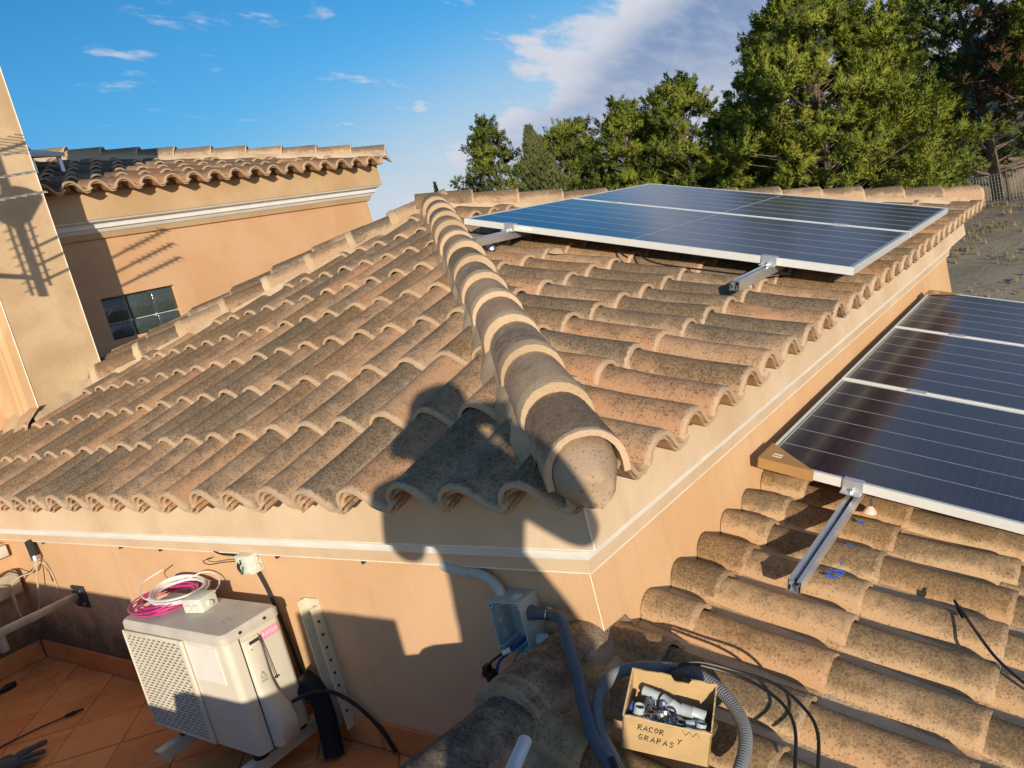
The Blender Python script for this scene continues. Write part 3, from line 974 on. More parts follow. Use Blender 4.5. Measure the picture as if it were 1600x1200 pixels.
for i in range(-8, 16):
    for j in range(-14, 10):
        d0, d1 = -3.93 + s2 * i + g2, -3.93 + s2 * (i + 1) - g2       # x - y
        e0, e1 = 3.918 + s2 * j + g2, 3.918 + s2 * (j + 1) - g2       # x + y
        P = [((d + e) / 2, (e - d) / 2) for d, e in ((d0, e0), (d1, e0), (d1, e1), (d0, e1))]
        P = clip_tile(P, (-1.88, .325), (.133, 4.518))
        if len(P) < 3: continue
        ar = abs(sum(P[k][0] * P[(k + 1) % len(P)][1] - P[(k + 1) % len(P)][0] * P[k][1] for k in range(len(P)))) / 2
        if ar < .004: continue
        dz = rt_.uniform(-.0012, .0012)
        mb = MB(); mb.prism([(x, y, FZ - .010) for x, y in P], (0, 0, .010 + dz))
        build('floor_tile', mb, 'terracotta', fl, bevel=.003, seg=1)
# skirting
y = .33
while y < 4.5:
    y2 = min(y + .325, 4.515)
    mb = MB(); mb.boxmm((.133, y + .002, FZ), (.1445, y2 - .002, FZ + .118 + rt_.uniform(-.002, .002))); build('skirting_tile', mb, 'terracotta', fl, bevel=.003, seg=1); y += .33
x = .128
while x > -1.8:
    mb = MB(); mb.boxmm((x - .325, 4.518, FZ), (x, 4.5295, FZ + .118)); build('skirting_tile', mb, 'terracotta', fl, bevel=.003, seg=1); x -= .33
tw = root('terrace_wall', (-.9, 4.6, FZ), 'ochre end wall of the terrace with cream cable boxes on it', 'wall')
mb = MB(); mb.boxmm((-2.0, 4.53, FZ - .2), (.1448, 4.70, -.16)); build('masonry', mb, 'wall_ochre', tw)
pp = root('parapet', (-1.95, 3, FZ), 'ochre parapet along the open side of the terrace', 'wall')
mb = MB()
mb.prism([(-2.0, -.72, -1.2), (-2.0, 4.70, -1.2), (-2.0, 4.70, .10), (-2.0, 1.32, .06), (-2.0, 1.30, -.30), (-2.0, .60, -.28), (-2.0, .56, -.17), (-2.0, -.20, -.15), (-2.0, -.22, .13), (-2.0, -.72, .13)], (.12, 0, 0))
build('masonry', mb, 'wall_ochre', pp)

# ------------------------------------------------------------------ handrail
hr = root('handrail', (-.28, 3.70, FZ), 'weathered steel rail running out from a wall plate over the terrace', 'handrail')
mb = MB(); mb.boxmm((-.75, 3.672, -.478), (.132, 3.712, -.438)); build('rail', mb, 'rail_steel', hr, bevel=.006)
mb = MB(); mb.boxmm((.132, 3.60, -.525), (.1442, 3.755, -.40)); pl = build('wall_plate', mb, 'iron', hr, bevel=.002)
mb = MB()
for (yy, zz) in ((3.625, -.425), (3.73, -.425), (3.625, -.50), (3.73, -.50)):
    mb.tube([(.120, yy, zz), (.132, yy, zz)], .008, 6)
build('bolt', mb, 'zinc', pl)
mb = MB(); mb.tube([(-.285, 3.692, -.56), (-.285, 3.692, -.47)], .024, 12); build('socket', mb, 'rail_steel', hr, smooth=True)

# ------------------------------------------------------------------ cable boxes and drooping wires on the left
b1 = root('cable_box', (.06, 4.53, -.17), 'small white box high on the terrace end wall', 'box')
mb = MB(); mb.boxmm((.0, 4.47, -.235), (.122, 4.529, -.165)); build('case', mb, 'box_pale', b1, bevel=.006)
b2 = root('junction_box', (.05, 4.5, -.46), 'weathered cream box on the terrace end wall with wires over it', 'junction box')
mb = MB(); mb.boxmm((-.12, 4.43, -.475), (.118, 4.529, -.325)); build('case', mb, 'old_box', b2, bevel=.014, seg=3)
mb = MB(); mb.boxmm((-.115, 4.418, -.468), (.113, 4.43, -.332)); build('lid', mb, 'old_box', b2, bevel=.010, seg=3)
cp = root('cable_conduit', (.118, 4.02, -.2), 'short black conduit under the cornice with loose wires hanging out', 'conduit')
mb = MB(); mb.tube([(.116, 4.06, -.128), (.112, 4.04, -.165), (.108, 4.025, -.222)], .026, 12); build('sleeve', mb, 'dark_rubber', cp, smooth=True)
mb = MB(); mb.tube([(.1085, 4.026, -.216), (.107, 4.022, -.238)], .028, 12); build('collar', mb, 'zinc', cp, smooth=True)
for pts, mt, r in (
    ([(.106, 4.02, -.235), (.09, 4.07, -.36), (.085, 4.18, -.54), (.06, 4.30, -.635), (.05, 4.40, -.62), (.04, 4.41, -.50), (.03, 4.40, -.40), (-.05, 4.40, -.36)], 'cable_beige', .0055),
    ([(.106, 4.02, -.235), (.09, 4.10, -.31), (.07, 4.27, -.345), (.05, 4.38, -.40), (.045, 4.40, -.50), (.04, 4.40, -.56)], 'cable_beige', .005),
    ([(.106, 4.02, -.235), (.10, 4.09, -.29), (.09, 4.24, -.335), (.07, 4.40, -.315), (.02, 4.41, -.32), (-.10, 4.41, -.36)], 'cable_black', .004),
    ([(.106, 4.02, -.235), (.125, 3.97, -.29), (.135, 3.955, -.36), (.135, 3.95, -.46)], 'cable_beige', .003),
    ([(.106, 4.02, -.235), (.12, 3.99, -.27), (.135, 3.985, -.33), (.138, 3.99, -.39)], 'cable_black', .003),
):
    mb = MB(); mb.tube(spline(pts), r, 6); build('wire', mb, mt, cp, smooth=True)

# ------------------------------------------------------------------ air conditioner
ac = root('air_conditioner', (-.08, 2.0, -.83), 'cream outdoor air conditioning unit with a slotted grille, on wall arms', 'air conditioner')
AX0, AX1, AY0, AY1, AZ0, AZ1 = -.200, .050, 1.600, 2.385, -.800, -.330
mb = MB()
def rrect(x0, x1, y0, y1, r, z, n=5):
    out = []
    for cx, cy, a0 in ((x1 - r, y1 - r, 0), (x0 + r, y1 - r, 90), (x0 + r, y0 + r, 180), (x1 - r, y0 + r, 270)):
        for k in range(n + 1):
            a = R_(a0 + 90 * k / n); out.append((cx + math.cos(a) * r, cy + math.sin(a) * r, z))
    return out
mb.quadstrip([rrect(AX0, AX1, AY0, AY1, .028, z) for z in (AZ0, AZ1)], close=True, cap=True)
body = build('body', mb, 'ac_cream', ac, smooth=True, angle=50)
mb = MB()
rows = [rrect(AX0 - .006, AX1 + .006, AY0 - .006, AY1 + .006, .032, AZ1 - .012), rrect(AX0 - .006, AX1 + .006, AY0 - .006, AY1 + .006, .032, AZ1 + .016), rrect(AX0 + .004, AX1 - .004, AY0 + .004, AY1 - .004, .026, AZ1 + .028)]
mb.quadstrip(rows, close=True, cap=True); lid = build('lid', mb, 'ac_top', ac, smooth=True, angle=40)
# grille: dark core, frame, slats in staggered slots
GY0, GY1, GZ0, GZ1 = 1.925, 2.372, AZ0 + .018, AZ1 - .030
mb = MB(); mb.boxmm((AX0 - .004, GY0, GZ0), (AX0 + .002, GY1, GZ1)); core = build('grille', mb, 'ac_dark', ac)
mb = MB()
nS = 30
hh = (GZ1 - GZ0) / nS
for i in range(nS + 1):
    z = GZ0 + i * hh
    mb.boxmm((AX0 - .012, GY0, z - hh * .21), (AX0 - .004, GY1, z + hh * .21))
slat = build('grille_slat', mb, 'ac_cream', core, bevel=0); tag(slat, kind='stuff')
mb = MB()
nC = 11
for i in range(nS):
    z = GZ0 + (i + .5) * hh
    for j in range(nC + 1):
        yy = GY0 + (GY1 - GY0) * (j + (.5 if i % 2 else 0)) / nC
        if yy > GY1: continue
        mb.boxmm((AX0 - .011, yy - .004, z - hh * .3), (AX0 - .005, yy + .004, z + hh * .3))
tag(build('grille_web', mb, 'ac_cream', core), kind='stuff')
mb = MB()
for lo, hi in (((AX0 - .014, GY0 - .030, GZ0 - .014), (AX0 - .002, GY0, GZ1 + .014)), ((AX0 - .014, GY1, GZ0 - .014), (AX0 - .002, GY1 + .010, GZ1 + .014)), ((AX0 - .014, GY0, GZ0 - .014), (AX0 - .002, GY1, GZ0 - .002)), ((AX0 - .014, GY0, GZ1 + .002), (AX0 - .002, GY1, GZ1 + .014))):
    mb.boxmm(lo, hi)
build('grille_frame', mb, 'ac_cream', ac, bevel=.003)
mb = MB(); mb.boxmm((AX0 - .0032, 1.672, -.508), (AX0 + .001, 1.888, -.360)); build('sticker', mb, 'sticker_white', ac)
# service side: seam, cover with a bulged foot, finger recess, screws, refrigerant label
mb = MB(); mb.boxmm((-.142, AY0 - .0015, AZ0), (-.138, AY0 + .002, AZ1 - .012)); build('seam', mb, 'ac_dark', ac)
mb = MB()
cv = [(-.130, 0.004), (-.120, .010), (-.04, .010), (-.032, .004)]
rows = []
for z, d, w in ((-.362, .004, 0), (-.368, .012, 0), (-.545, .014, 0), (-.60, .020, .004), (-.66, .040, .016), (-.72, .052, .020), (-.785, .052, .018), (-.797, .044, .014), (-.798, .0, .010)):
    rows.append([(-.136, AY0 + .003, z), (-.132, AY0 - d * .7, z), (-.122, AY0 - d, z), (-.074 + w * 1.6, AY0 - d, z), (-.064 + w * 1.6, AY0 - d * .7, z), (-.060 + w * 1.6, AY0 + .003, z)])
mb.quadstrip(rows); cov = build('service_cover', mb, 'ac_cream', ac, smooth=True, angle=50)
mb = MB(); mb.prism([(-.112, AY0 - .0145, -.405), (-.072, AY0 - .0145, -.392), (-.068, AY0 - .0145, -.372), (-.112, AY0 - .0145, -.372)], (0, .006, 0)); build('handle', mb, 'ac_dark', cov)
mb = MB(); mb.boxmm((-.116, AY0 - .022, -.400), (-.072, AY0 - .012, -.383)); build('handle_lip', mb, 'ac_cream', cov, bevel=.004)
mb = MB(); mb.tube([(-.058, AY0 - .006, -.372), (-.056, AY0 - .010, -.45), (-.052, AY0 - .012, -.55)], .0016, 6); mb.tube([(-.054, AY0 - .012, -.552), (-.044, AY0 - .012, -.556)], .004, 8); build('strap', mb, 'ac_dark', cov)
mb = MB()
for (xx, zz) in ((-.13, -.322), (-.02, -.322), (-.125, -.775)):
    mb.tube([(xx, AY0 - .010, zz), (xx, AY0 + .002, zz)], .006, 8)
build('screw', mb, 'iron', ac)
Mx = Matrix(((1, 0, 0), (0, 0, -1), (0, 1, 0)))       # text faces -y
sk = Matrix.Rotation(R_(3), 4, 'Y')
mb = MB(); mb.boxmm((-.050, AY0 - .0025, -.400), (.026, AY0 + .001, -.364)); lab = build('label', mb, 'pink_label', ac)
def text(body_, size, M, mat, parent, name='lettering', ext=.0006):
    cu = bpy.data.curves.new(name, 'FONT'); cu.body = body_; cu.size = size; cu.extrude = ext
    cu.align_x = 'CENTER'; cu.align_y = 'CENTER'; cu.resolution_u = 2
    tmp = bpy.data.objects.new('tmp', cu); COL.objects.link(tmp)
    dg = bpy.context.evaluated_depsgraph_get(); dg.update()
    me = bpy.data.meshes.new_from_object(tmp.evaluated_get(dg)); me.name = name
    bpy.data.objects.remove(tmp); bpy.data.curves.remove(cu)
    me.materials.clear(); me.materials.append(MATS[mat])
    return link_mesh(name, me, None, parent, M)
text('R410A', .026, Matrix.Translation((-.012, AY0 - .0030, -.382)) @ Mx.to_4x4(), 'label_white', lab)
mb = MB()
for i in range(3):
    a0, a1 = R_(90 + 120 * i), R_(210 + 120 * i)
    mb.tube([(-.098 + .013 * math.cos(a0), AY0 - .0148, -.515 + .016 * math.sin(a0)), (-.098 + .013 * math.cos(a1), AY0 - .0148, -.515 + .016 * math.sin(a1))], .0009, 4)
for i in range(3): mb.tube([(-.112, AY0 - .0148, -.532 - i * .004), (-.084, AY0 - .0148, -.532 - i * .004)], .0006, 4)
build('warning_mark', mb, 'iron', cov)
mb = MB(); mb.tube([(-.165, AY0 + .20 + .012 * math.cos(a), AZ1 + .0285 + 0) if False else (-.10 + .014 * math.cos(a), 1.72 + .022 * math.sin(a), AZ1 + .0285) for a in [k * .63 for k in range(11)]], .0012, 4); build('emblem', mb, 'rail_steel', lid)
# rubber feet
for (xx, yy) in ((-.165, 2.215), (.02, 2.215), (-.165, 1.665), (.02, 1.665)):
    mb = MB(); mb.tube([(xx, yy, -.832), (xx, yy, -.822), (xx, yy, -.812), (xx, yy, -.799)], [.030, .032, .022, .024], 12); build('foot', mb, 'dark_rubber', ac, smooth=True)
# the two arms and the perforated upright
wbk = root('wall_bracket', (.10, 1.9, -.87), 'cream perforated steel wall bracket whose arms carry the air conditioner', 'bracket')
for yy, nm in ((2.215, 'left'), (1.665, 'right')):
    mb = MB(); mb.boxmm((-.305, yy - .025, -.838), (.144, yy + .025, -.832)); mb.boxmm((-.305, yy - .025, -.880), (.144, yy - .020, -.838)); mb.boxmm((-.305, yy + .020, -.862), (.144, yy + .025, -.838))
    ba = build('arm', mb, 'bracket_cream', wbk)
    mb = MB(); mb.tube([(-.165, yy, -.834), (-.165, yy, -.826)], .014, 8); build('bolt', mb, 'zinc', ba)
mb = MB(); mb.boxmm((.136, 1.462, -.86), (.1442, 1.540, -.315)); mb.boxmm((.100, 1.534, -.86), (.136, 1.540, -.315)); mb.boxmm((.100, 1.462, -.86), (.136, 1.468, -.34))
up = build('upright', mb, 'bracket_cream', wbk)
mb = MB()
for k in range(8):
    z = -.40 - k * .055
    mb.tube([(.1345, 1.485, z), (.1365, 1.485, z)], .007, 8); mb.tube([(.1345, 1.517, z - .02), (.1365, 1.517, z - .02)], .007, 8)
    mb.tube([(.118, 1.4605, z), (.118, 1.4625, z)], .006, 8)
build('hole', mb, 'dark_gap', up)
# insulated pipes and the black hose behind the unit
ph = root('pipe_insulation', (.06, 1.50, FZ), 'black foam pipe lagging hanging behind the unit', 'pipe lagging')
mb = MB(); mb.tube(spline([(.07, 1.60, -.62), (.075, 1.55, -.68), (.065, 1.53, -.78), (.05, 1.52, -.88), (.03, 1.50, -.935)]), [.030 + .012 * min(1, i / 16) for i in range(33)], 10); build('lagging', mb, 'black_foam', ph, smooth=True)
mb = MB(); mb.tube(spline([(.03, 1.63, -.66), (.05, 1.58, -.69), (.09, 1.56, -.73), (.11, 1.56, -.82)]), .020, 8); build('pipe', mb, 'black_foam', ph, smooth=True)
bh_ = root('black_hose', (.12, 1.45, -.9), 'thin black hose curving from the unit down to the skirting', 'hose')
mb = MB(); mb.tube(spline([(-.03, 1.57, -.67), (.03, 1.53, -.665), (.085, 1.47, -.685), (.115, 1.38, -.75), (.124, 1.29, -.84), (.124, 1.24, -.93)]), .008, 8); build('tube', mb, 'dark_rubber', bh_, smooth=True)
bk = root('cable_bundle', (.10, 2.0, -.8), 'black cable running down the wall behind the unit', 'cable')
mb = MB(); mb.tube(spline([(.125, 1.79, -.20), (.128, 1.76, -.30), (.128, 1.73, -.45), (.128, 1.71, -.65), (.125, 1.69, -.90)]), .007, 8); mb.tube(spline([(.09, 1.98, -.4), (.10, 1.9, -.6), (.10, 1.85, -.9)]), .014, 8); build('cable', mb, 'cable_black', bk, smooth=True)

# coils on the unit
def coil(name, label, mat, c, rx, ry, n, r, spread, h, tilt, seed, rot):
    t = root(name, c, label, 'cable coil', 'cable coils lying on the air conditioner')
    rr = random.Random(seed)
    mb = MB()
    for k in range(n):
        ox, oy = rr.uniform(-spread, spread), rr.uniform(-spread, spread)
        s = 1 + rr.uniform(-.12, .10)
        ph0 = rr.uniform(0, 6.28); zz = rr.uniform(0, h)
        pts = []
        for i in range(41):
            a = 2 * math.pi * i / 40
            x = rx * s * math.cos(a) + ox; y = ry * s * math.sin(a) + oy
            xr = x * math.cos(rot) - y * math.sin(rot); yr = x * math.sin(rot) + y * math.cos(rot)
            pts.append(Vector(c) + Vector((xr, yr, r + zz + .004 * math.sin(a * 2 + ph0) + tilt * y)))
        mb.tube(pts, r, 6, cap=False)
    build('loop', mb, mat, t, smooth=True)
    return t
LZ = AZ1 + .029
cpk = coil('cable_coil', 'coil of pink cable lying under the white one on the unit', 'cable_pink', (-.035, 2.29, LZ), .125, .185, 13, .0032, .022, .022, -.05, 2, R_(-10))
cwh = coil('cable_coil', 'coil of white cable lying over the pink one on the unit', 'cable_white', (.005, 2.235, LZ + .028), .105, .165, 9, .0040, .010, .022, .02, 4, R_(-12))
mb = MB(); mb.tube(spline([(-.09, 2.10, LZ + .034), (-.02, 2.01, LZ + .03), (.07, 2.03, LZ + .035), (.12, 2.10, LZ + .06), (.115, 2.19, LZ + .075), (.06, 2.26, LZ + .06)]), .0032, 6); mb.tube(spline([(-.10, 2.15, LZ + .04), (-.10, 2.35, LZ + .05), (-.03, 2.47, LZ + .075), (.06, 2.44, LZ + .10)]), .003, 6); build('loose_end', mb, 'cable_white', cwh, smooth=True)
mb = MB(); mb.box((-.075, 2.35, LZ + .032), (.016, .012, .012), Matrix.Rotation(.6, 3, 'Z')); build('tie', mb, 'sticker_white', cpk)
sb = root('junction_box', (-.055, 2.03, LZ), 'small grey sealed junction box standing on the lid of the unit', 'junction box')
Mr = Matrix.Rotation(R_(12), 3, 'Z')
mb = MB(); mb.box((-.045, 1.985, LZ + .025), (.085, .11, .05), Mr); build('case', mb, 'box_pale', sb, bevel=.006)
mb = MB(); mb.box((-.045, 1.985, LZ + .055), (.089, .114, .012), Mr); build('lid', mb, 'box_pale', sb, bevel=.004)
mb = MB()
for off in ((-.045, -.02), (-.045, .022), (-.005, -.058)):
    c = Vector((-.045, 1.985, LZ + .025)) + Mr @ Vector((off[0], off[1], 0)); n_ = Mr @ (Vector((-1, 0, 0)) if off[0] < -.04 else Vector((0, -1, 0)))
    mb.tube([c, c + n_ * .008], [.015, .012], 12)
build('cable_gland', mb, 'box_pale', sb, smooth=True)

# small open box on the wall above the unit
wb = root('junction_box', (.115, 1.80, -.20), 'small cream box with its lid off, on the wall above the unit', 'junction box')
mb = MB(); mb.boxmm((.085, 1.755, -.205), (.1445, 1.86, -.125)); build('case', mb, 'box_pale', wb, bevel=.005)
mb = MB()
for yy in (1.785, 1.83):
    for zz in (-.145, -.185): mb.tube([(.078, yy, zz), (.086, yy, zz)], [.013, .015], 10)
for zz in (-.145, -.18): mb.tube([(.112, 1.748, zz), (.112, 1.757, zz)], [.013, .015], 10)
build('cable_gland', mb, 'box_pale', wb, smooth=True)
mb = MB(); mb.tube(spline([(.082, 1.83, -.15), (.074, 1.83, -.17), (.078, 1.82, -.20)]), .006, 6); mb.box((.083, 1.828, -.150), (.006, .026, .022)); build('wire', mb, 'cable_black', wb)
mb = MB(); mb.tube(spline([(.082, 1.815, -.18), (.070, 1.81, -.19), (.076, 1.80, -.165)]), .003, 6); build('wire', mb, 'cable_green', wb)
mb = MB(); mb.tube(spline([(.125, 1.86, -.15), (.125, 1.92, -.142), (.125, 2.02, -.138), (.13, 2.10, -.12)]), .006, 6); mb.tube(spline([(.115, 1.86, -.16), (.10, 1.98, -.165), (.10, 2.10, -.18), (.11, 2.16, -.172), (.12, 2.10, -.16)]), .0022, 5); build('wire', mb, 'cable_black', wb, smooth=True)

# things on the terrace floor
fc = root('floor_cable', (-.3, 3.4, FZ), 'black cable with a connector plug lying across the terracotta floor', 'cable')
fz = FZ + .004
mb = MB(); mb.tube(spline([(-.95, 3.46, fz + .004), (-.62, 3.49, fz + .004), (-.36, 3.445, fz + .004), (-.215, 3.375, fz + .006)]), .004, 6); build('cable', mb, 'cable_black', fc, smooth=True)
mb = MB(); mb.tube([(-.225, 3.38, fz + .008), (-.19, 3.36, fz + .009), (-.175, 3.352, fz + .009), (-.15, 3.338, fz + .009)], [.008, .011, .007, .006], 8); build('plug', mb, 'dark_rubber', fc, smooth=True)
fp = root('cable_plug', (-.18, 4.25, FZ), 'black plug on the floor near the corner of the terrace', 'plug')
mb = MB(); mb.tube([(-.34, 4.26, fz + .006), (-.235, 4.265, fz + .010), (-.19, 4.27, fz + .014), (-.14, 4.275, fz + .012)], [.005, .010, .022, .016], 8); build('body', mb, 'dark_rubber', fp, smooth=True)
gl = root('work_glove', (-.5, 3.2, FZ), 'dark grey work glove lying on the terracotta floor', 'glove')
gv = MB(); gb = Vector((-.64, 3.17, fz + .022))
gv.tube([gb + Vector((-.10, .03, 0)), gb, gb + Vector((.07, -.02, 0)), gb + Vector((.10, -.03, -.004))], [.042, .046, .040, .026], 10)
palm = build('palm', gv, 'glove_grey', gl, smooth=True, angle=180)
for a, b, r in (((.05, .0, 0), (.20, .04, -.004), .013), ((.07, -.02, 0), (.235, -.01, .008), .014), ((.06, -.045, 0), (.20, -.07, -.006), .013), ((.05, -.06, -.004), (.15, -.11, -.008), .011), ((.0, .04, 0), (.11, .085, -.006), .015)):
    A_, B_ = gb + Vector(a), gb + Vector(b); mid = (A_ + B_) / 2 + Vector((0, 0, .012))
    mb = MB(); mb.tube(spline([A_, mid, B_], 4) + [B_ + (B_ - mid).normalized() * .008], [r] * 8 + [r * .9, r * .45], 8); build('finger', mb, 'glove_grey', gl, smooth=True, angle=180)

# ------------------------------------------------------------------ big open junction box at the corner
jb = root('junction_box', (.10, .42, -.37), 'large grey open junction box at the corner with its lid off, trailing black connectors', 'junction box')
JX0, JX1, JY0, JY1, JZ0, JZ1 = .055, .1445, .358, .482, -.372, -.205
t_ = .005
mb = MB()
mb.boxmm((JX1 - .004, JY0, JZ0), (JX1, JY1, JZ1))
mb.boxmm((JX0, JY0, JZ0), (JX1 - .004, JY0 + t_, JZ1)); mb.boxmm((JX0, JY1 - t_, JZ0), (JX1 - .004, JY1, JZ1))
mb.boxmm((JX0, JY0 + t_, JZ0), (JX1 - .004, JY1 - t_, JZ0 + t_)); mb.boxmm((JX0, JY0 + t_, JZ1 - t_), (JX1 - .004, JY1 - t_, JZ1))
case = build('case', mb, 'pvc_light', jb, bevel=.0012, seg=1)
mb = MB()
for yy in (JY0 + .013, JY1 - .013):
    for zz in (JZ0 + .013, JZ1 - .013):
        mb = MB(); mb.tube([(JX0 - .001, yy, zz), (JX1 - .004, yy, zz)], .009, 10)
        build('screw_post', mb, 'pvc_light', case, smooth=True)
mb = MB()
for yy in (JY0 + .013, JY1 - .013):
    for zz in (JZ0 + .013, JZ1 - .013): mb.tube([(JX0 - .0025, yy, zz), (JX0 - .0005, yy, zz)], .0035, 8)
build('screw_hole', mb, 'dark_gap', case)
mb = MB()
for zz in (-.243, -.288, -.333):
    for k, (ra, l) in enumerate(((.018, .004), (.013, .008))):
        mb.tube([(.098, JY1 - t_ - l, zz), (.098, JY1 - t_ + .001, zz)], ra, 14)
    build('knockout', mb, 'pvc_light', case, smooth=True); mb = MB()
for k, (ra, l) in enumerate(((.020, .004), (.015, .007), (.010, .009))):
    mb = MB()
    mb.tube([(.098, JY0 + .04, JZ1 - .001), (.098, JY0 + .04, JZ1 + l)], ra, 14)
    build('knockout', mb, 'pvc_light', case, smooth=True)
    mb = MB(); mb.tube([(.098, JY0 + .001, -.300), (.098, JY0 - l, -.300)], ra * .9, 14)
    build('knockout', mb, 'pvc_light', case, smooth=True)
mb = MB()
rj = random.Random(8)
for k in range(9):
    yy = rj.uniform(JY0 + .03, JY1 - .04); zz = rj.uniform(-.30, -.235); mb.boxmm((JX1 - .0048, yy, zz), (JX1 - .0035, yy + rj.uniform(.002, .010), zz + .0015))
build('moulded_mark', mb, 'flex_grey', case)
def wire(pts, r, mat, nm='wire', par=jb):
    mb = MB(); mb.tube(spline(pts, 6), r, 7); return build(nm, mb, mat, par, smooth=True)
wire([(.10, .375, -.315), (.07, .40, -.335), (.045, .44, -.356), (.02, .49, -.385), (.01, .515, -.405)], .0042, 'cable_black')
wire([(.10, .372, -.318), (.07, .395, -.338), (.045, .43, -.360), (.025, .465, -.385), (.02, .48, -.415)], .0052, 'cable_blue')
wire([(.10, .370, -.312), (.07, .39, -.330), (.05, .415, -.348)], .0056, 'cable_blue')
wire([(.10, .368, -.325), (.07, .38, -.345), (.045, .41, -.372), (.035, .425, -.405), (.034, .428, -.425)], .0030, 'cable_green')
mb = MB(); mb.tube([(.047, .428, -.355), (.036, .452, -.366)], .0085, 8); build('cable_tag', mb, 'sticker_white', jb)
mb = MB()
for (yy, zz, s) in ((.512, -.408, .020), (.502, -.440, .028), (.480, -.445, .026), (.494, -.425, .022), (.520, -.425, .018)):
    mb.box((.012, yy, zz), (.026, s, s * 1.1), Matrix.Rotation(rj.uniform(-.4, .4), 3, 'X'))
build('connector_block', mb, 'cable_black', jb, bevel=.003)
mb = MB(); mb.box((.034, .428, -.438), (.016, .014, .034), Matrix.Rotation(.1, 3, 'X')); mb.tube([(.034, .427, -.456), (.034, .426, -.470)], .005, 6); build('plug', mb, 'cable_black', jb, bevel=.002)
mb = MB(); mb.tube([(.100, JY0 - .001, -.345), (.102, JY0 - .025, -.347), (.103, JY0 - .038, -.350)], [.019, .021, .013], 14); build('blank_plug', mb, 'tube_white', jb, smooth=True)
# rigid conduit above the box
rc = root('conduit', (.115, .56, -.2), 'light grey rigid conduit bending from under the cornice into the open box', 'conduit')
mb = MB(); mb.tube(spline([(.122, .70, -.128), (.121, .665, -.140), (.120, .60, -.148), (.119, .555, -.150), (.117, .515, -.160), (.112, .480, -.182), (.104, .462, -.206), (.100, .458, -.235)], 6), .0165, 14); build('pipe', mb, 'pvc_light', rc, smooth=True)
mb = MB(); mb.tube([(.1195, .573, -.1492), (.1195, .570, -.1492)], .0180, 14); build('joint', mb, 'pvc_grey', rc, smooth=True)

def corrugated(name, pts, r, mat, label, cat, group=None, pitch=.0075, amp=.0016, n=12):
    t = root(name, pts[0], label, cat, group)
    P = spline(pts, 40)
    # resample evenly at a quarter of the ring pitch
    out = [P[0]]; acc = 0; step = pitch / 4
    for a, b in zip(P, P[1:]):
        d = (b - a).length; s = step - acc
        while s <= d:
            out.append(a + (b - a) * (s / d)); s += step
        acc = (acc + d) % step if d else acc
    mb = MB(); mb.tube(out, [r + amp * (1, .6, -1, .6)[i % 4] for i in range(len(out))], n)
    build('hose', mb, mat, t, smooth=True, angle=180)
    return t
f1 = corrugated('flexible_conduit', [(.092, .335, -.255), (.090, .285, -.252), (.080, .252, -.250), (.045, .205, -.232), (.0, .165, -.236), (-.06, .115, -.262), (-.115, .062, -.295), (-.165, .025, -.305), (-.235, -.035, -.325), (-.285, -.085, -.343), (-.33, -.15, -.362), (-.38, -.22, -.39)], .0150, 'flex_grey', 'grey corrugated conduit from the open box down over the ridge tiles', 'conduit', 'grey corrugated conduits')
mb = MB(); mb.tube([(.098, JY0 + .002, -.256), (.096, JY0 - .012, -.256), (.094, .330, -.255)], [.024, .021, .0185], 14); build('gland', mb, 'flex_grey', f1, smooth=True)
mb = MB(); mb.tube([(.086, .281, -.225), (.086, .281, -.278)], .0045, 8)
mb.tube([(.072 + .0, .281 + .019 * math.cos(a) * .0 , -.251 + .019 * math.sin(a)) if False else (.090 + .0185 * math.cos(a), .284, -.2515 + .0185 * math.sin(a)) for a in [k * .5236 for k in range(13)]], .003, 6)
build('pipe_clip', mb, 'zinc', f1, smooth=True)
f2 = corrugated('flexible_conduit', [(-.36, -.20, -.395), (-.295, -.125, -.360), (-.240, -.065, -.340), (-.180, -.028, -.322), (-.115, -.005, -.318), (-.055, -.01, -.312), (.0, -.055, -.322), (.045, -.115, -.345), (.062, -.175, -.365), (.04, -.245, -.39), (.0, -.295, -.408), (-.05, -.33, -.420), (-.11, -.35, -.43), (-.19, -.36, -.44)], .0150, 'flex_dusty', 'dusty corrugated conduit looped behind the cardboard box', 'conduit', 'grey corrugated conduits')
mb = MB(); mb.tube(spline([(-.38, -.2, -.375), (-.33, -.155, -.352), (-.315, -.14, -.345)]), .010, 8); build('cable', mb, 'cable_black', f1, smooth=True)

# ------------------------------------------------------------------ cardboard box of fittings
bx = root('cardboard_box', (-.18, -.13, -.42), 'open cardboard box marked RACOR Y GRAPAS on the lower roof tiles', 'box')
bu = (Vector((.30, -.954, 0))).normalized()             # along the lettered face, left to right
bn_ = NB.copy(); bu = (bu - bn_ * bu.dot(bn_)).normalized(); bv = bn_.cross(bu)     # bv points away from the viewer
BL_, BW_, BH_ = .200, .128, .098
borg = low_pt(-.222, -.098, .004)
def BP(a, b, c): return borg + bu * a + bv * b + bn_ * c
MB3 = Matrix((bu, bv, bn_)).transposed()
th_ = .0035
def wallpanel(a0, b0, a1, b1, top, name, jag, seed):
    """a corrugated board wall with a torn top edge"""
    r = random.Random(seed); mb = MB(); rows = []
    d = Vector((a1 - a0, b1 - b0)); nrm = Vector((-d.y, d.x)).normalized() * th_
    for i in range(25):
        t = i / 24
        h = top(t) + r.uniform(-jag, jag)
        a, b = a0 + d.x * t, b0 + d.y * t
        rows.append([BP(a, b, 0), BP(a, b, h), BP(a + nrm.x, b + nrm.y, h), BP(a + nrm.x, b + nrm.y, 0)])
    mb.quadstrip(rows, close=True, cap=True)
    return build(name, mb, 'cardboard', bx)
wallpanel(0, 0, BL_, 0, lambda t: BH_ - .004 + .003 * math.sin(t * 9), 'front_panel', .0012, 1)
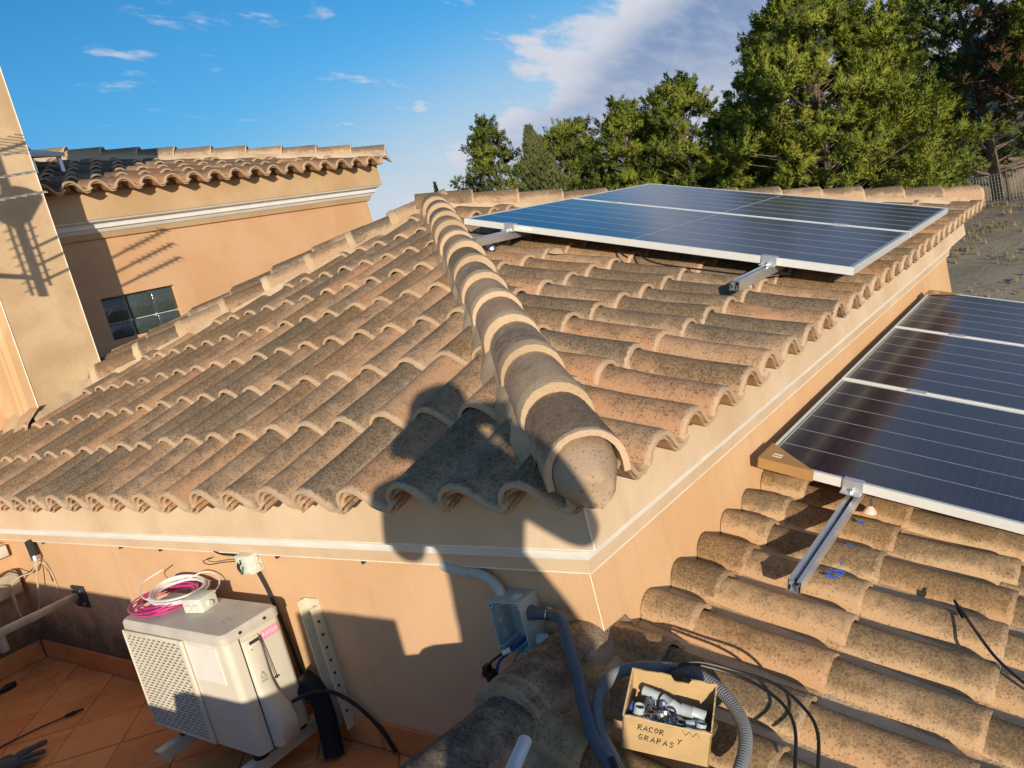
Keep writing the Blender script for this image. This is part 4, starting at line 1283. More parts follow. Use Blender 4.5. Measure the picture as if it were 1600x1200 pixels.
wallpanel(BL_, BW_, 0, BW_, lambda t: BH_ + .030 - (.014 if .33 < t < .52 else 0) - .010 * t * 0, 'back_panel', .0018, 2)
wallpanel(0, BW_, 0, 0, lambda t: BH_ + .028 - .032 * t, 'side_panel', .0012, 3)
wallpanel(BL_, 0, BL_, BW_, lambda t: BH_ - .004 + .030 * t, 'side_panel', .0018, 4)
mb = MB(); mb.poly([BP(0, 0, .003), BP(BL_, 0, .003), BP(BL_, BW_, .003), BP(0, BW_, .003)]); mb.poly([BP(0, 0, .0), BP(BL_, 0, .0), BP(BL_, BW_, .0), BP(0, BW_, .0)]); build('bottom_panel', mb, 'cardboard', bx, fixn=False)
mb = MB()
mb.tube([BP(0, -.0006, BH_ - .004), BP(BL_, -.0006, BH_ - .004)], .0018, 5); mb.tube([BP(0, 0, BH_ - .004), BP(0, BW_, BH_ + .028)], .0018, 5)
build('torn_edge', mb, 'cardboard_edge', bx)
GL = {'R': [[(0, 0), (.05, 1)], [(.02, .95), (.55, .90), (.5, .55), (.05, .5), (.6, 0)]],
      'A': [[(0, 0), (.4, 1), (.62, 0)], [(.12, .38), (.55, .38)]],
      'C': [[(.6, .85), (.3, 1), (.02, .6), (.1, .1), (.55, .08)]],
      'O': [[(.3, 1), (.02, .55), (.25, 0), (.58, .4), (.5, .85), (.28, 1)]],
      'Y': [[(0, 1), (.3, .5), (.62, 1)], [(.3, .5), (.22, 0)]],
      'G': [[(.6, .85), (.3, 1), (.02, .5), (.3, 0), (.6, .15), (.6, .45), (.35, .45)]],
      'P': [[(.03, 0), (.05, 1), (.5, .92), (.52, .6), (.06, .5)]],
      'S': [[(.58, .9), (.25, 1), (.08, .75), (.5, .4), (.4, .05), (.02, .08)]]}
def scribble(word, a, c, size, slope, gap=.85):
    mb = MB(); r = random.Random(len(word))
    for i, ch in enumerate(word):
        for st in GL[ch]:
            pts = [BP(a + (i * gap + x + .10 * y) * size, -.0008, c + (y + r.uniform(-.04, .04)) * size + slope * (i * gap + x) * size) for x, y in st]
            mb.tube(pts, .0011, 5)
    build('lettering', mb, 'marker_ink', bx)
scribble('RACOR', .036, .064, .0145, -.03)
scribble('Y', .126, .047, .0145, -.05, 1)
scribble('GRAPAS', .038, .037, .0145, -.05, .98)
mb = MB()
for k in range(5): mb.tube([BP(.135 + k * .008, -.0008, .088 - .012 * (k % 2)), BP(.143 + k * .008, -.0008, .088 - .012 * ((k + 1) % 2))], .0006, 4)
build('pen_mark', mb, 'marker_ink', bx)

def coupling(a, b, c, da, db, dc, L, r, label, mat='pvc_grey'):
    P = BP(a, b, c + .006); d = (bu * da + bv * db + bn_ * dc).normalized()
    o = root('pipe_coupling', P, label, 'pipe fitting', 'grey conduit couplings in the box')
    mb = MB(); n = 16
    prof = [(0, r - .002), (0, r), (L * .47, r), (L * .49, r + .0008), (L * .51, r + .0008), (L * .53, r), (L, r), (L, r - .002), (L * .6, r - .003), (L * .4, r - .003)]
    M = d.to_track_quat('Z', 'Y').to_matrix()
    rows = [[P + M @ Vector((math.cos(2 * math.pi * k / n) * q, math.sin(2 * math.pi * k / n) * q, h)) for k in range(n)] for h, q in prof]
    rows.append(rows[0])
    mb.quadstrip(rows, close=True); build('sleeve', mb, mat, o, smooth=True, angle=40)
    mb = MB(); mb.tube([P + d * L * .45, P + d * L * .5], r - .002, 12); build('stop', mb, 'flex_grey', o)
coupling(.030, .020, .058, 0.1, .12, 1, .045, .0125, 'grey coupling standing upright at the front left of the box', 'pvc_light')
coupling(.032, .098, .086, 1, -.25, -.05, .040, .0115, 'grey coupling lying along the back left of the box', 'pvc_light')
coupling(.078, .084, .084, 1, -.45, -.10, .055, .0135, 'long grey coupling lying slantwise in the middle of the box')
coupling(.125, .068, .080, 1, -.15, .0, .056, .0140, 'thick grey coupling lying flat at the back right of the box')
coupling(.118, .022, .056, .3, .2, 1, .030, .0150, 'dark grey coupling upright in front of the thick one', 'flex_grey')
coupling(.140, .030, .070, 1, .25, .05, .040, .0125, 'grey coupling lying at the front right of the box')
coupling(.172, .012, .060, .1, .4, 1, .034, .0115, 'pale coupling leaning in the right front corner of the box', 'pvc_light')
coupling(.060, .050, .040, 1, .3, .1, .050, .0125, 'grey coupling buried under the metal clips')
coupling(.020, .060, .035, .6, 1, .1, .050, .0125, 'grey coupling deep at the left side of the box')
coupling(.120, .095, .045, 1, .0, .1, .055, .0125, 'grey coupling deep along the back of the box')
sg = root('sealant_nozzle', BP(.012, .035, .06), 'blue plastic nozzle standing in the left corner of the box', 'nozzle')
mb = MB(); mb.tube([BP(.014, .034, .030), BP(.014, .036, .066), BP(.016, .046, .098)], [.0125, .012, .003], 12); build('tip', mb, 'blue_plastic', sg, smooth=True)
rk = random.Random(17)
for k in range(24):
    a, b, c = rk.uniform(.048, .118), rk.uniform(.012, .075), rk.uniform(.076, .096)
    P = BP(a, b, c)
    o = root('pipe_clip', P, 'small shiny metal pipe clip heaped in the cardboard box', 'clip', 'metal clips heaped in the box')
    M = Matrix.Rotation(rk.uniform(0, 6.28), 3, 'Z') @ Matrix.Rotation(rk.uniform(-1.2, 1.2), 3, 'X')
    mb = MB(); rr = rk.uniform(.0075, .0105); rows = []
    for i in range(15):
        an = -2.4 + 4.8 * i / 14
        rows.append([P + M @ Vector((math.cos(an) * q, math.sin(an) * q, h)) for q, h in ((rr, -.004), (rr + .0012, -.004), (rr + .0012, .004), (rr, .004))])
    mb.quadstrip(rows, close=True, cap=True); build('band', mb, 'zinc', o)
    mb = MB(); e_ = P + M @ Vector((-rr * .75, 0, 0)); mb.tube([e_ + M @ Vector((-.002, -.006, 0)), e_ + M @ Vector((-.002, .009, 0))], .0017, 6); build('screw', mb, 'zinc', o)

tb = root('white_tube', (-.40, .03, -.36), 'short pale plastic tube lying on the ridge mortar', 'tube')
mb = MB(); a_, b_ = Vector((-.470, .015, -.300)), Vector((-.372, .048, -.298))
mb.tube([a_, b_, b_ + (b_ - a_).normalized() * .001, b_ - (b_ - a_) * .1], [.0165, .0165, .0135, .0135], 18, cap=True); build('sleeve', mb, 'tube_white', tb, smooth=True, angle=40)

bc = root('black_cable', (.0, -.3, -.42), 'pair of black solar cables looping out of the conduit behind the box', 'cable')
wire([(.0, -.11, -.335), (.06, -.150, -.335), (.103, -.225, -.372), (.110, -.300, -.400), (.080, -.375, -.425), (.02, -.420, -.445), (-.10, -.455, -.462)], .0042, 'cable_black', 'cable', bc)
wire([(.0, -.115, -.332), (.065, -.165, -.330), (.112, -.255, -.372), (.118, -.350, -.400), (.085, -.425, -.432), (.025, -.470, -.450), (-.09, -.500, -.470)], .0042, 'cable_black', 'cable', bc)
mc = root('connector_cable', (.7, -.7, -.56), 'black cable ending in a plug, lying across the lower roof at the right edge', 'cable')
wire([(.800, -.636, -.534), (.766, -.657, -.545), (.684, -.700, -.556), (.60, -.755, -.575), (.52, -.84, -.60), (.45, -.95, -.63)], .0042, 'cable_black', 'cable', mc)
mb = MB(); mb.tube([low_pt(.855, -.608, .016), low_pt(.825, -.622, .016), low_pt(.822, -.624, .016), low_pt(.79, -.640, .014), low_pt(.785, -.643, .014)], [.0045, .0055, .0095, .0090, .005], 8); build('plug', mb, 'dark_rubber', mc, smooth=True)

# ------------------------------------------------------------------ solar panels
def panel(P0, ex, ey, ez, w, l, label, group, half=True):
    """P0: top face corner; ex across (w), ey along (l), ez up"""
    ex, ey, ez = Vector(ex), Vector(ey), Vector(ez); P0 = Vector(P0)
    t = root('solar_panel', P0, label, 'solar panel', group)
    M3 = Matrix((ex, ey, ez)).transposed()
    def Q(a, b, c): return P0 + ex * a + ey * b + ez * c
    H = .035; fw = .012
    mb = MB()
    for a0, a1, b0, b1 in ((0, w, 0, fw), (0, w, l - fw, l), (0, fw, fw, l - fw), (w - fw, w, fw, l - fw)):
        mb.box(Q((a0 + a1) / 2, (b0 + b1) / 2, -H / 2), (a1 - a0, b1 - b0, H), M3)
    build('frame', mb, 'frame_aluminium', t, bevel=.0012, seg=1)
    mb = MB(); mb.poly([Q(fw, fw, -.0025), Q(w - fw, fw, -.0025), Q(w - fw, l - fw, -.0025), Q(fw, l - fw, -.0025)])
    gl_ = build('glass', mb, 'solar_glass', t, fixn=False)
    uvl = gl_.data.uv_layers.new(name='UV')
    for i, uv in enumerate(((0, 0), (1, 0), (1, 1), (0, 1))): uvl.data[i].uv = uv
    mb = MB(); mb.poly([Q(fw, fw, -.008), Q(fw, l - fw, -.008), Q(w - fw, l - fw, -.008), Q(w - fw, fw, -.008)]); build('backsheet', mb, 'sticker_white', t, fixn=False)
    mb = MB(); iw = w - 2 * fw
    mg = .014; cw = (iw - 2 * mg) / 6
    for k in range(1, 6): mb.box(Q(fw + mg + cw * k, l / 2, -.0018), (.0020, l - 2 * fw - .02, .0006), M3)
    for k in (0, 6): mb.box(Q(fw + (mg / 2 if k == 0 else iw - mg / 2), l / 2, -.0018), (mg * .55, l - 2 * fw, .0006), M3)
    for b in (fw + .009, l - fw - .009): mb.box(Q(w / 2, b, -.0018), (iw - .02, .007, .0005), M3)
    mb.box(Q(w / 2, l / 2, -.0017), (iw - .02, .010, .0006), M3)
    build('cell_line', mb, 'cell_gap', t)
    return t, Q, M3
# upper pair on the right slope
OFU = .106
UP0 = Vector((2.17, -.135, ZT + .073 + (-.135 + OV) * math.tan(PR))) + NR * OFU
UY = -.135
pw_, pl_ = 1.172, 2.17
def up_pt(x, v, h): return Vector((x, 0, 0)) + Vector((0, UP0.y, UP0.z)) + VR * v + NR * (h - 0)
GU = 'solar panels on the main roof'
t1, Q1, M1 = panel(up_pt(2.095, 0, 0), UR, VR, NR, pw_, pl_, 'blue solar panel on the main roof, the one nearer the hip tiles', GU)
t2, Q2, M2 = panel(up_pt(2.095 + pw_ + .02, 0, 0), UR, VR, NR, pw_, pl_, 'blue solar panel on the main roof, the farther of the pair', GU)
mb = MB(); mb.box(Q1(-.001, pl_ * .80, -.016), (.002, .085, .012), M1); build('maker_label', mb, 'sticker_white', t1)
def railing(a, b, up_, label, group, slots=False, w=.040, h=.042):
    """open-topped aluminium channel from a to b"""
    a, b = Vector(a), Vector(b); ax = (b - a).normalized(); side = ax.cross(up_).normalized(); n_ = side.cross(ax)
    t = root('mounting_rail', a, label, 'rail', group)
    pr = [(-w / 2, -h / 2), (w / 2, -h / 2), (w / 2, h / 2), (w * .17, h / 2), (w * .17, h / 2 - .004), (w / 2 - .004, h / 2 - .004), (w / 2 - .004, h * .12), (w * .22, h * .06), (w * .22, -.2 * h), (w * .30, -h / 2 + .004), (-w * .30, -h / 2 + .004), (-w * .22, -.2 * h), (-w * .22, h * .06), (-w / 2 + .004, h * .12), (-w / 2 + .004, h / 2 - .004), (-w * .17, h / 2 - .004), (-w * .17, h / 2), (-w / 2, h / 2)]
    mb = MB(); mb.quadstrip([[p + side * x + n_ * y for x, y in pr] for p in (a, b)], close=True)
    bI = len(mb.v)
    build('channel', mb, 'aluminium', t)
    mb = MB(); mb.boxmm((0, 0, 0), (0, 0, 0)) if False else mb.box(a + ax * .03, (.001, w * .36, h * .5), Matrix((ax, side, n_)).transposed()); build('dark_core', mb, 'dark_gap', t)
    if slots:
        mb = MB()
        for k in range(4): mb.box(b - ax * (.055 + k * .028) + n_ * (h * .06 + .001), (.014, w * .30, .002), Matrix((ax, side, n_)).transposed())
        build('slot', mb, 'dark_gap', t)
    return t, ax, side, n_
def clamp(t, P, ax, side, n_, mat='aluminium', depth=.04):
    Mc = Matrix((ax, side, n_)).transposed()
    P = Vector(P)
    mb = MB(); mb.box(P + n_ * .0025, (.030, .070, .005), Mc); mb.box(P - ax * .012 - n_ * .018, (.006, .070, .040), Mc); mb.box(P - ax * .028 - n_ * .036, (.036, .070, .006), Mc)
    o = build('end_clamp', mb, mat, t, bevel=.0015, seg=1)
    mb = MB(); mb.tube([P - ax * .028 - n_ * .034, P - ax * .028 - n_ * .022], .007, 6); build('bolt', mb, 'zinc', o)
for vv, lab_ in ((1.84, 'aluminium rail end sticking out under the panel near the hip tiles'), (.37, 'aluminium rail end sticking out below the lower left edge of the roof panels')):
    a_ = up_pt(1.76 if vv > 1 else 1.68, vv, -.035 - .023); b_ = up_pt(4.60, vv, -.035 - .023)
    t, ax, side, n_ = railing(a_, b_, NR, lab_, 'rails under the roof panels')
    clamp(t, up_pt(2.098, vv, .0015), ax, side, n_)
    mb = MB(); mb.box(up_pt(2.095 + pw_ + .01, vv, .003), (.036, .075, .005), M1); build('mid_clamp', mb, 'aluminium', t)
    for xx in (1.98, 2.9, 3.8):
        mb = MB(); mb.tube([up_pt(xx, vv + .045, -.06), up_pt(xx, vv + .045, -.125)], .006, 8); mb.tube([up_pt(xx, vv + .045, -.128), up_pt(xx, vv + .045, -.112), up_pt(xx, vv + .045, -.106)], [.030, .024, .010], 12); build('hanger_bolt', mb, 'zinc', t)
pc = root('panel_cable', (2.6, .3, .4), 'thin black cable sagging below the edge of the roof panels', 'cable')
wire([up_pt(2.22, 1.10, -.05), up_pt(2.10, 1.02, -.078), up_pt(2.06, .90, -.095), up_pt(2.08, .65, -.098), up_pt(2.10, .45, -.096), up_pt(2.2, .28, -.08)], .0045, 'cable_black', 'cable', pc)
wire([up_pt(2.20, 1.22, -.05), up_pt(2.14, 1.16, -.085), up_pt(2.10, 1.10, -.096)], .0045, 'cable_black', 'cable', pc)
ss = root('cement_dab', up_pt(1.95, 1.56, -.1), 'pale dab of mortar on the tiles under the upper rail', 'mortar dab')
mb = MB(); c_ = up_pt(2.05, 1.50, -.098); mb.tube([c_ - NR * .012, c_ + NR * .004, c_ + NR * .012], [.05, .034, .012], 7); build('dab', mb, 'mortar', ss, smooth=True)

# lower three beside the wall
OFL = .118
VD = -VB
LY = .108
def lo_pt(x, v, h): return Vector((x, LY, -.372 + (LY + .034) * math.tan(PB))) + NB * (OFL + h) + VB * v
LG = 'solar panels on the lower roof'
PL0 = 1.275
labs = ('dark solar panel on the lower roof with a cardboard corner, nearest the camera', 'dark solar panel on the lower roof, middle of the row beside the wall', 'dark solar panel on the lower roof, farthest of the row along the wall')
LQ = []
for k in range(3):
    LQ.append(panel(lo_pt(PL0 + k * 1.154, -2.278, 0), UR, VB, NB, 1.134, 2.278, labs[k], LG))
a_ = lo_pt(.655, -.345, -.035 - .023); b_ = lo_pt(4.75, -.345, -.035 - .023)
t, ax, side, n_ = railing((lo_pt(.600, -.352, -.072)), b_, NB, 'aluminium rail running out from under the lower panels over the tiles', None, slots=False)
clamp(t, lo_pt(PL0 + .003, -.345, .0015), ax, side, n_)
mb = MB()
for k in range(3): mb.box(lo_pt(PL0 - .065 - k * .030, -.3452, -.0545), (.014, .010, .002), Matrix((ax, side, n_)).transposed())
build('slot', mb, 'dark_gap', t)
for k in (1, 2):
    mb = MB(); mb.box(lo_pt(PL0 + k * 1.154 - .010, -.345, .003), (.036, .075, .005), Matrix((UR, VB, NB)).transposed()); build('mid_clamp', mb, 'aluminium', t)
a2 = lo_pt(1.10, -1.85, -.058); t3, ax3, s3, n3 = railing(lo_pt(1.25, -1.85, -.058), lo_pt(4.75, -1.85, -.058), NB, 'second aluminium rail hidden below the lower panels', None)
hb = root('roof_anchor', lo_pt(1.36, -.44, -.09), 'anchor bolt with a silicone collar in a tile under the lower panels', 'anchor')
P = lo_pt(1.335, -.405, -OFL - .006)
mb = MB(); mb.tube([P + NB * .0, P + NB * .055], .005, 8); build('bolt', mb, 'zinc', hb, smooth=True)
mb = MB(); mb.tube([P - NB * .006, P + NB * .006, P + NB * .012, P + NB * .018], [.026, .018, .012, .006], 10); build('collar', mb, 'silicone', hb, smooth=True)
def corner_card(Q, M3, label, l, sx):
    t = root('corner_protector', Q(0, l, 0), label, 'corner protector', 'cardboard corners left on the lower panels')
    e = .003
    mb = MB()
    mb.prism([Q(-e, l + e, .0015), Q(-e, l - .205, .0015), Q(.16, l + e, .0015)], (Q(0, 0, .0025) - Q(0, 0, 0)))
    mb.prism([Q(-e - .002, l + e, .004), Q(-e - .002, l - .205, .004), Q(-e - .002, l - .205, -.037), Q(-e - .002, l + e, -.037)], (Q(-.0025, 0, 0) - Q(0, 0, 0)))
    mb.prism([Q(-e, l + e + .002, .004), Q(.16, l + e + .002, .004), Q(.16, l + e + .002, -.037), Q(-e, l + e + .002, -.037)], (Q(0, .0025, 0) - Q(0, 0, 0)))
    build('flap', mb, 'brown_card', t)
    mb = MB(); mb.box(Q(.052, l - .050, .0045), (.030, .034, .001), M3); build('printed_label', mb, 'sticker_white', t)
    mb = MB(); mb.box(Q(.048, l - .050, .0052), (.006, .030, .0006), M3); build('print_bar', mb, 'iron', t)
corner_card(LQ[0][1], LQ[0][2], 'brown cardboard corner on the near end of the lower panels', 2.278, 1)
Qf = LQ[2][1]
corner_card(lambda a, b, c: Qf(1.134 - a, b, c), LQ[2][2], 'brown cardboard corner at the far end of the lower panels', 2.278, -1)
# the panel standing on the neighbour's roof
P_ = Vector((1.30, 6.30, 2.70))
en = Vector((1, 0, 0)); 
panel(Vector((.95, 6.10, 2.66)), Vector((math.cos(.05), 0, -math.sin(.05))), Vector((0, math.cos(.31), math.sin(.31))), Vector((math.sin(.05), -math.sin(.31), math.cos(.31))), 1.134, 1.7, 'blue solar panel tilted up on the neighbouring roof by the chimney', None)
mb = MB()
nbp = root('panel_stand', (1.3, 6.1, 2.4), 'grey steel frame propping the panel on the neighbouring roof', 'panel frame')
for xx in (1.15, 1.80, 2.03): mb = MB(); mb.boxmm((xx, 6.14, 2.18), (xx + .03, 6.17, 2.625)); build('strut', mb, 'aluminium', nbp)
mb = MB(); mb.boxmm((1.0, 6.14, 2.585), (2.08, 6.17, 2.615)); build('strut', mb, 'aluminium', nbp)

# ------------------------------------------------------------------ aerial at the left edge
an = root('tv_antenna', (-.30, 3.72, 1.6), 'grey television aerial whose arms reach in at the left edge before the chimney', 'antenna')
mb = MB(); mb.tube([(-.30, 3.72, 1.62), (-.30, 3.72, 2.75)], .024, 10); build('mast', mb, 'antenna_grey', an, smooth=True)
mb = MB(); mb.tube([(-.30, 3.72, 1.75), (-.30, 5.34, 1.75)], .018, 8); build('wall_arm', mb, 'antenna_grey', an)
for (z0, z1, x1, y1) in ((2.02, 2.092, .790, 4.0), (1.905, 1.971, .813, 4.0), (1.795, 1.846, .835, 4.0)):
    A_ = Vector((-.30, 3.74, z0 - .09)); B_ = Vector((x1, y1, z1)); d_ = (B_ - A_).normalized(); L_ = (B_ - A_).length
    mb = MB(); mb.box((A_ + B_) / 2, (L_, .012, .012), frame_from(A_, B_).to_3x3() @ Matrix.Rotation(R_(-90), 3, 'Z')); build('boom', mb, 'antenna_grey', an)
    mb = MB(); Mq = frame_from(A_, B_).to_3x3()
    for k in range(1, 9):
        P = A_ + d_ * (L_ - .012 - k * .072 + .06)
        mb.tube([P + Mq @ Vector((-.030, -.015, .010)), P + Mq @ Vector((.030, .015, -.010))], .0045, 5)
    build('director', mb, 'antenna_grey', an)
mb = MB()
for k in range(9):
    z = 1.70 + k * .06; mb.tube([(-.55, 3.60, z), (-.05, 3.85, z)], .004, 5)
mb.tube([(-.46, 3.64, 1.66), (-.46, 3.64, 2.22)], .008, 6); mb.tube([(-.14, 3.80, 1.66), (-.14, 3.80, 2.22)], .008, 6)
build('reflector', mb, 'antenna_grey', an)
mb = MB(); mb.tube([(-.30, 3.72, 2.62), (.45, 4.05, 2.62)], .011, 6)
for k in range(7):
    P = Vector((-.2 + .1 * k, 3.764 + .044 * k, 2.62)); mb.tube([P + Vector((-.05, .11, 0)), P + Vector((.05, -.11, 0))], .004, 5)
build('upper_yagi', mb, 'antenna_grey', an)
mb = MB()
pr = [(.0, .0), (.08, .03), (.14, .10), (.16, .18)]
for sx in (-1, 1): mb.tube([(-.30 + sx * .05, 3.72 + sx * .03, 2.16), (-.30 + sx * .20, 3.72 + sx * .10, 2.30)], [.05, .09], 12)
build('amplifier_shell', mb, 'antenna_grey', an, smooth=True)

# ------------------------------------------------------------------ trees
def pine_mesh(seed, H, R0, puffs, per, base=.18, squash=1.0, leaf=.16):
    """branches plus many small needle tufts gathered in clumps at the twig ends"""
    r = random.Random(seed)
    wood = MB(); lv = []; lf = []; ln = []
    lean = Vector((r.uniform(-.06, .06), r.uniform(-.06, .06), 0))
    trunk = [Vector((0, 0, 0)) + lean * (H * t) * t + Vector((math.sin(t * 5 + seed) * .12, math.cos(t * 4 + seed) * .12, H * t)) for t in [i / 8 for i in range(9)]]
    wood.tube(trunk, [.20 * (H / 9) * (1 - .85 * i / 8) + .015 for i in range(9)], 8)
    cents = []
    for k in range(puffs):
        t = base + (1 - base) * ((k + r.random()) / puffs) ** .85
        env = R0 * (math.sin(min(1, (1.05 - t) * 1.25) * math.pi / 2) ** .8) * (.55 + .45 * min(1, (t - base) * 5 + .35))
        a = k * 2.39996 + r.uniform(-.5, .5)
        rad = env * math.sqrt(r.uniform(.10, 1.0)) * r.uniform(.8, 1.18)
        p0 = Vector((0, 0, H * max(base * .8, t - .10))) + lean * H * t * t
        c = Vector((math.cos(a) * rad, math.sin(a) * rad, H * t + r.uniform(-.35, .35))) + lean * H * t * t
        cents.append(c)
        if rad > .5: wood.tube([p0, (p0 + c) / 2 + Vector((0, 0, -.12)), c], [.05 * (1.1 - t) + .012, .03 * (1.1 - t) + .010, .006], 5, cap=False)
        pr = r.uniform(.50, 1.10) * (.75 + .35 * (1 - t)) * (H / 9) ** .5
        K = 11
        shoots = []
        for _ in range(K):
            d = Vector((r.gauss(0, 1), r.gauss(0, 1), r.gauss(.35, .75))).normalized()
            shoots.append((c + Vector((d.x, d.y, d.z * .6)) * pr * r.uniform(0, .5), (d + Vector((0, 0, .45))).normalized(), pr * r.uniform(.35, 1.0)))
        out = Vector((c.x - lean.x * H * t * t, c.y - lean.y * H * t * t, 0)).normalized()
        for q in range(per):
            S, D, L = shoots[q % K]
            u = r.random() ** .8
            rv = Vector((r.gauss(0, 1), r.gauss(0, 1), r.gauss(0, 1))).normalized()
            P = S + D * (L * u) + rv * pr * .17 * (1.15 - .6 * u) * r.random() ** .5
            dirn = (D * .8 + rv * .75).normalized()
            s = leaf * r.uniform(.7, 1.4)
            sd_ = dirn.orthogonal().normalized(); sd_ = (sd_ * math.cos(q) + dirn.cross(sd_) * math.sin(q)) * s * r.uniform(.14, .22)
            nr = (rv * .8 + D * .35 + out * .35 + Vector((0, 0, .15)) + (P - c) * (.35 / pr)).normalized()
            b = len(lv)
            if sd_.cross(dirn).dot(nr) < 0: sd_ = -sd_
            lv.extend([tuple(P - sd_), tuple(P + sd_), tuple(P + dirn * s)])
            lf.append((b, b + 1, b + 2)); ln.extend([tuple(nr)] * 3)
    return wood, lv, lf, ln
def cyp_mesh(seed, H, R0, n, leaf=.14):
    r = random.Random(seed); wood = MB(); wood.tube([(0, 0, 0), (0, 0, H * .9)], [.12, .02], 6)
    lv = []; lf = []
    for q in range(n):
        t = r.random() ** .9
        rad = R0 * (math.sin(min(1, (1.02 - t) * 1.6) * math.pi / 2)) * (.55 + .5 * min(1, t * 4)) * r.random() ** .35 * (1 + .25 * math.sin(t * 31 + q % 5))
        a = r.uniform(0, 6.283)
        P = Vector((math.cos(a) * rad, math.sin(a) * rad, H * t))
        dirn = Vector((math.cos(a) * .5, math.sin(a) * .5, 1 + r.uniform(-.3, .3))).normalized(); s = leaf * r.uniform(.7, 1.5)
        sd_ = dirn.orthogonal().normalized(); sd_ = (sd_ * math.cos(q) + dirn.cross(sd_) * math.sin(q)) * s * .3
        b = len(lv); lv.extend([tuple(P - sd_), tuple(P + sd_), tuple(P + dirn * s)]); lf.append((b, b + 1, b + 2))
    return wood, lv, lf, None
def make_tree(kind, x, y, ztop, zbase, Rw, label, mats, seed, name='pine_tree', cat='tree', grp='pine trees beyond the house', puffs=95, per=230, base=.07, leaf=.16):
    t = root(name, (x, y, zbase), label, cat, grp)
    H = ztop - zbase
    wood, lv, lf, ln = (pine_mesh(seed, H, Rw, puffs, per, base, leaf=leaf) if kind == 'pine' else cyp_mesh(seed, H, Rw, per * puffs, leaf))
    wood.v = [(a + x, b + y, c + zbase) for a, b, c in wood.v]
    build('trunk', wood, 'bark', t, smooth=True, angle=60, fixn=False)
    me = bpy.data.meshes.new('crown'); me.from_pydata(lv, [], lf); me.materials.append(MATS[mats[0]])
    if len(mats) > 1:
        me.materials.append(MATS[mats[1]])
        # a few whole clumps of the second foliage
        rr = random.Random(seed + 1); flags = [rr.random() < mats[2] for _ in range(400)]
        for i, p in enumerate(me.polygons): p.material_index = 1 if flags[(i // per) % 400] else 0
    if ln:
        for p in me.polygons: p.use_smooth = True
        me.normals_split_custom_set(ln)
    link_mesh('crown', me, None, t, Matrix.Translation((x, y, zbase)))
    return t
A, Bd = ('pine_needles',), ('pine_needles_dark',)
TREES = [
    ('pine', 34.6, 25.9, 7.5, 3.3, 'rounded dark pine standing leftmost of the tall trees behind the roof', ('pine_needles_dark', 'pine_needles', .25), 110, 190),
    ('cyp', 32.6, 21.9, 6.5, 1.5, 'slim grey-green conifer between the leftmost pines', ('grey_needles',), 38, 150),
    ('pine', 37.1, 23.4, 6.4, 3.0, 'small round pine just right of the slim grey-green conifer', ('pine_needles_dark', 'pine_needles', .35), 100, 190),
    ('pine', 41.4, 24.2, 6.9, 3.1, 'far pine with a narrow top between two rounder crowns', ('pine_needles', 'pine_needles_dark', .5), 100, 180),
    ('pine', 37.1, 19.6, 6.6, 3.5, 'bushy pine with a pointed top left of the middle', ('pine_needles', 'pine_needles_dark', .4), 125, 200),
    ('pine', 41.4, 20.0, 5.8, 3.2, 'low pine filling the gap behind the pointed bushy one', ('pine_needles', 'pine_needles_dark', .5), 90, 190),
    ('pine', 36.9, 15.8, 6.6, 3.9, 'broad pine rising in the middle above the solar panels', ('pine_needles', 'pine_needles_dark', .25), 150, 210),
    ('pine', 40.2, 12.7, 7.8, 3.2, 'tall pine with a bare forked trunk showing, left of the biggest one', ('pine_needles', 'pine_needles_dark', .4), 110, 210),
    ('pine', 35.6, 12.6, 4.2, 3.0, 'shorter bright pine before the forked trunk', ('pine_needles', 'pine_needles_dark', .15), 100, 210),
    ('pine', 33.2, 8.6, 7.9, 4.0, 'biggest bright green pine, its crown cut by the top of the picture', ('pine_needles', 'pine_needles_dark', .10), 230, 240),
    ('pine', 36.0, 6.7, 6.3, 3.0, 'bright pine right of the biggest one', ('pine_needles', 'pine_needles_dark', .2), 130, 220),
    ('cyp', 57.3, 10.5, 10.4, .55, 'thin dark cypress far behind, poking up between two pines', ('cypress_leaves',), 30, 150),
    ('pine', 52.0, 8.6, 9.6, 3.0, 'distant pine high on the slope beside the thin cypress', ('pine_needles', 'pine_needles_dark', .3), 100, 190),
    ('pine', 44.5, 4.4, 9.0, 3.6, 'tall dark pine at the right with patches of dry brown twigs', ('pine_needles_dark', 'dry_needles', .10), 120, 210, .14),
    ('pine', 47.0, .4, 8.2, 3.6, 'dark pine cut off by the right edge of the picture', ('pine_needles_dark', 'pine_needles', .35), 110, 210, .14),
    ('pine', 34.4, 10.6, 1.8, 2.6, 'low dark pine under the crowns just behind the far ridge tiles', ('pine_needles_dark', 'pine_needles', .4), 80, 200),
    ('pine', 35.5, 14.4, 2.0, 2.8, 'low shrubby pine behind the solar panels', ('pine_needles', 'pine_needles_dark', .5), 80, 200),
    ('pine', 34.5, 18.2, 3.0, 3.0, 'low shrubby pine left of the solar panels', ('pine_needles_dark', 'pine_needles', .4), 90, 200),
    ('pine', 35.0, 22.0, 3.6, 3.0, 'low dense pine filling the foot of the leftmost group', ('pine_needles_dark', 'pine_needles', .3), 90, 200),
    ('pine', 39.0, 27.5, 4.0, 2.4, 'low sloping pine at the left end of the row', ('pine_needles_dark', 'pine_needles', .2), 70, 190),
    ('cyp', 51.1, 44.9, 8.1, .55, 'tiny dark cypress tip above the roof peak', ('cypress_leaves',), 12, 100),
    ('pine', 48.2, 40.6, 6.9, 1.0, 'tiny tree top right of the cypress tip above the roof peak', ('pine_needles_dark',), 16, 150),
    ('pine', 40.5, 1.0, 7.2, 2.8, 'pine high on the rocky slope at the upper right', ('pine_needles', 'pine_needles_dark', .4), 90, 200, .45),
]
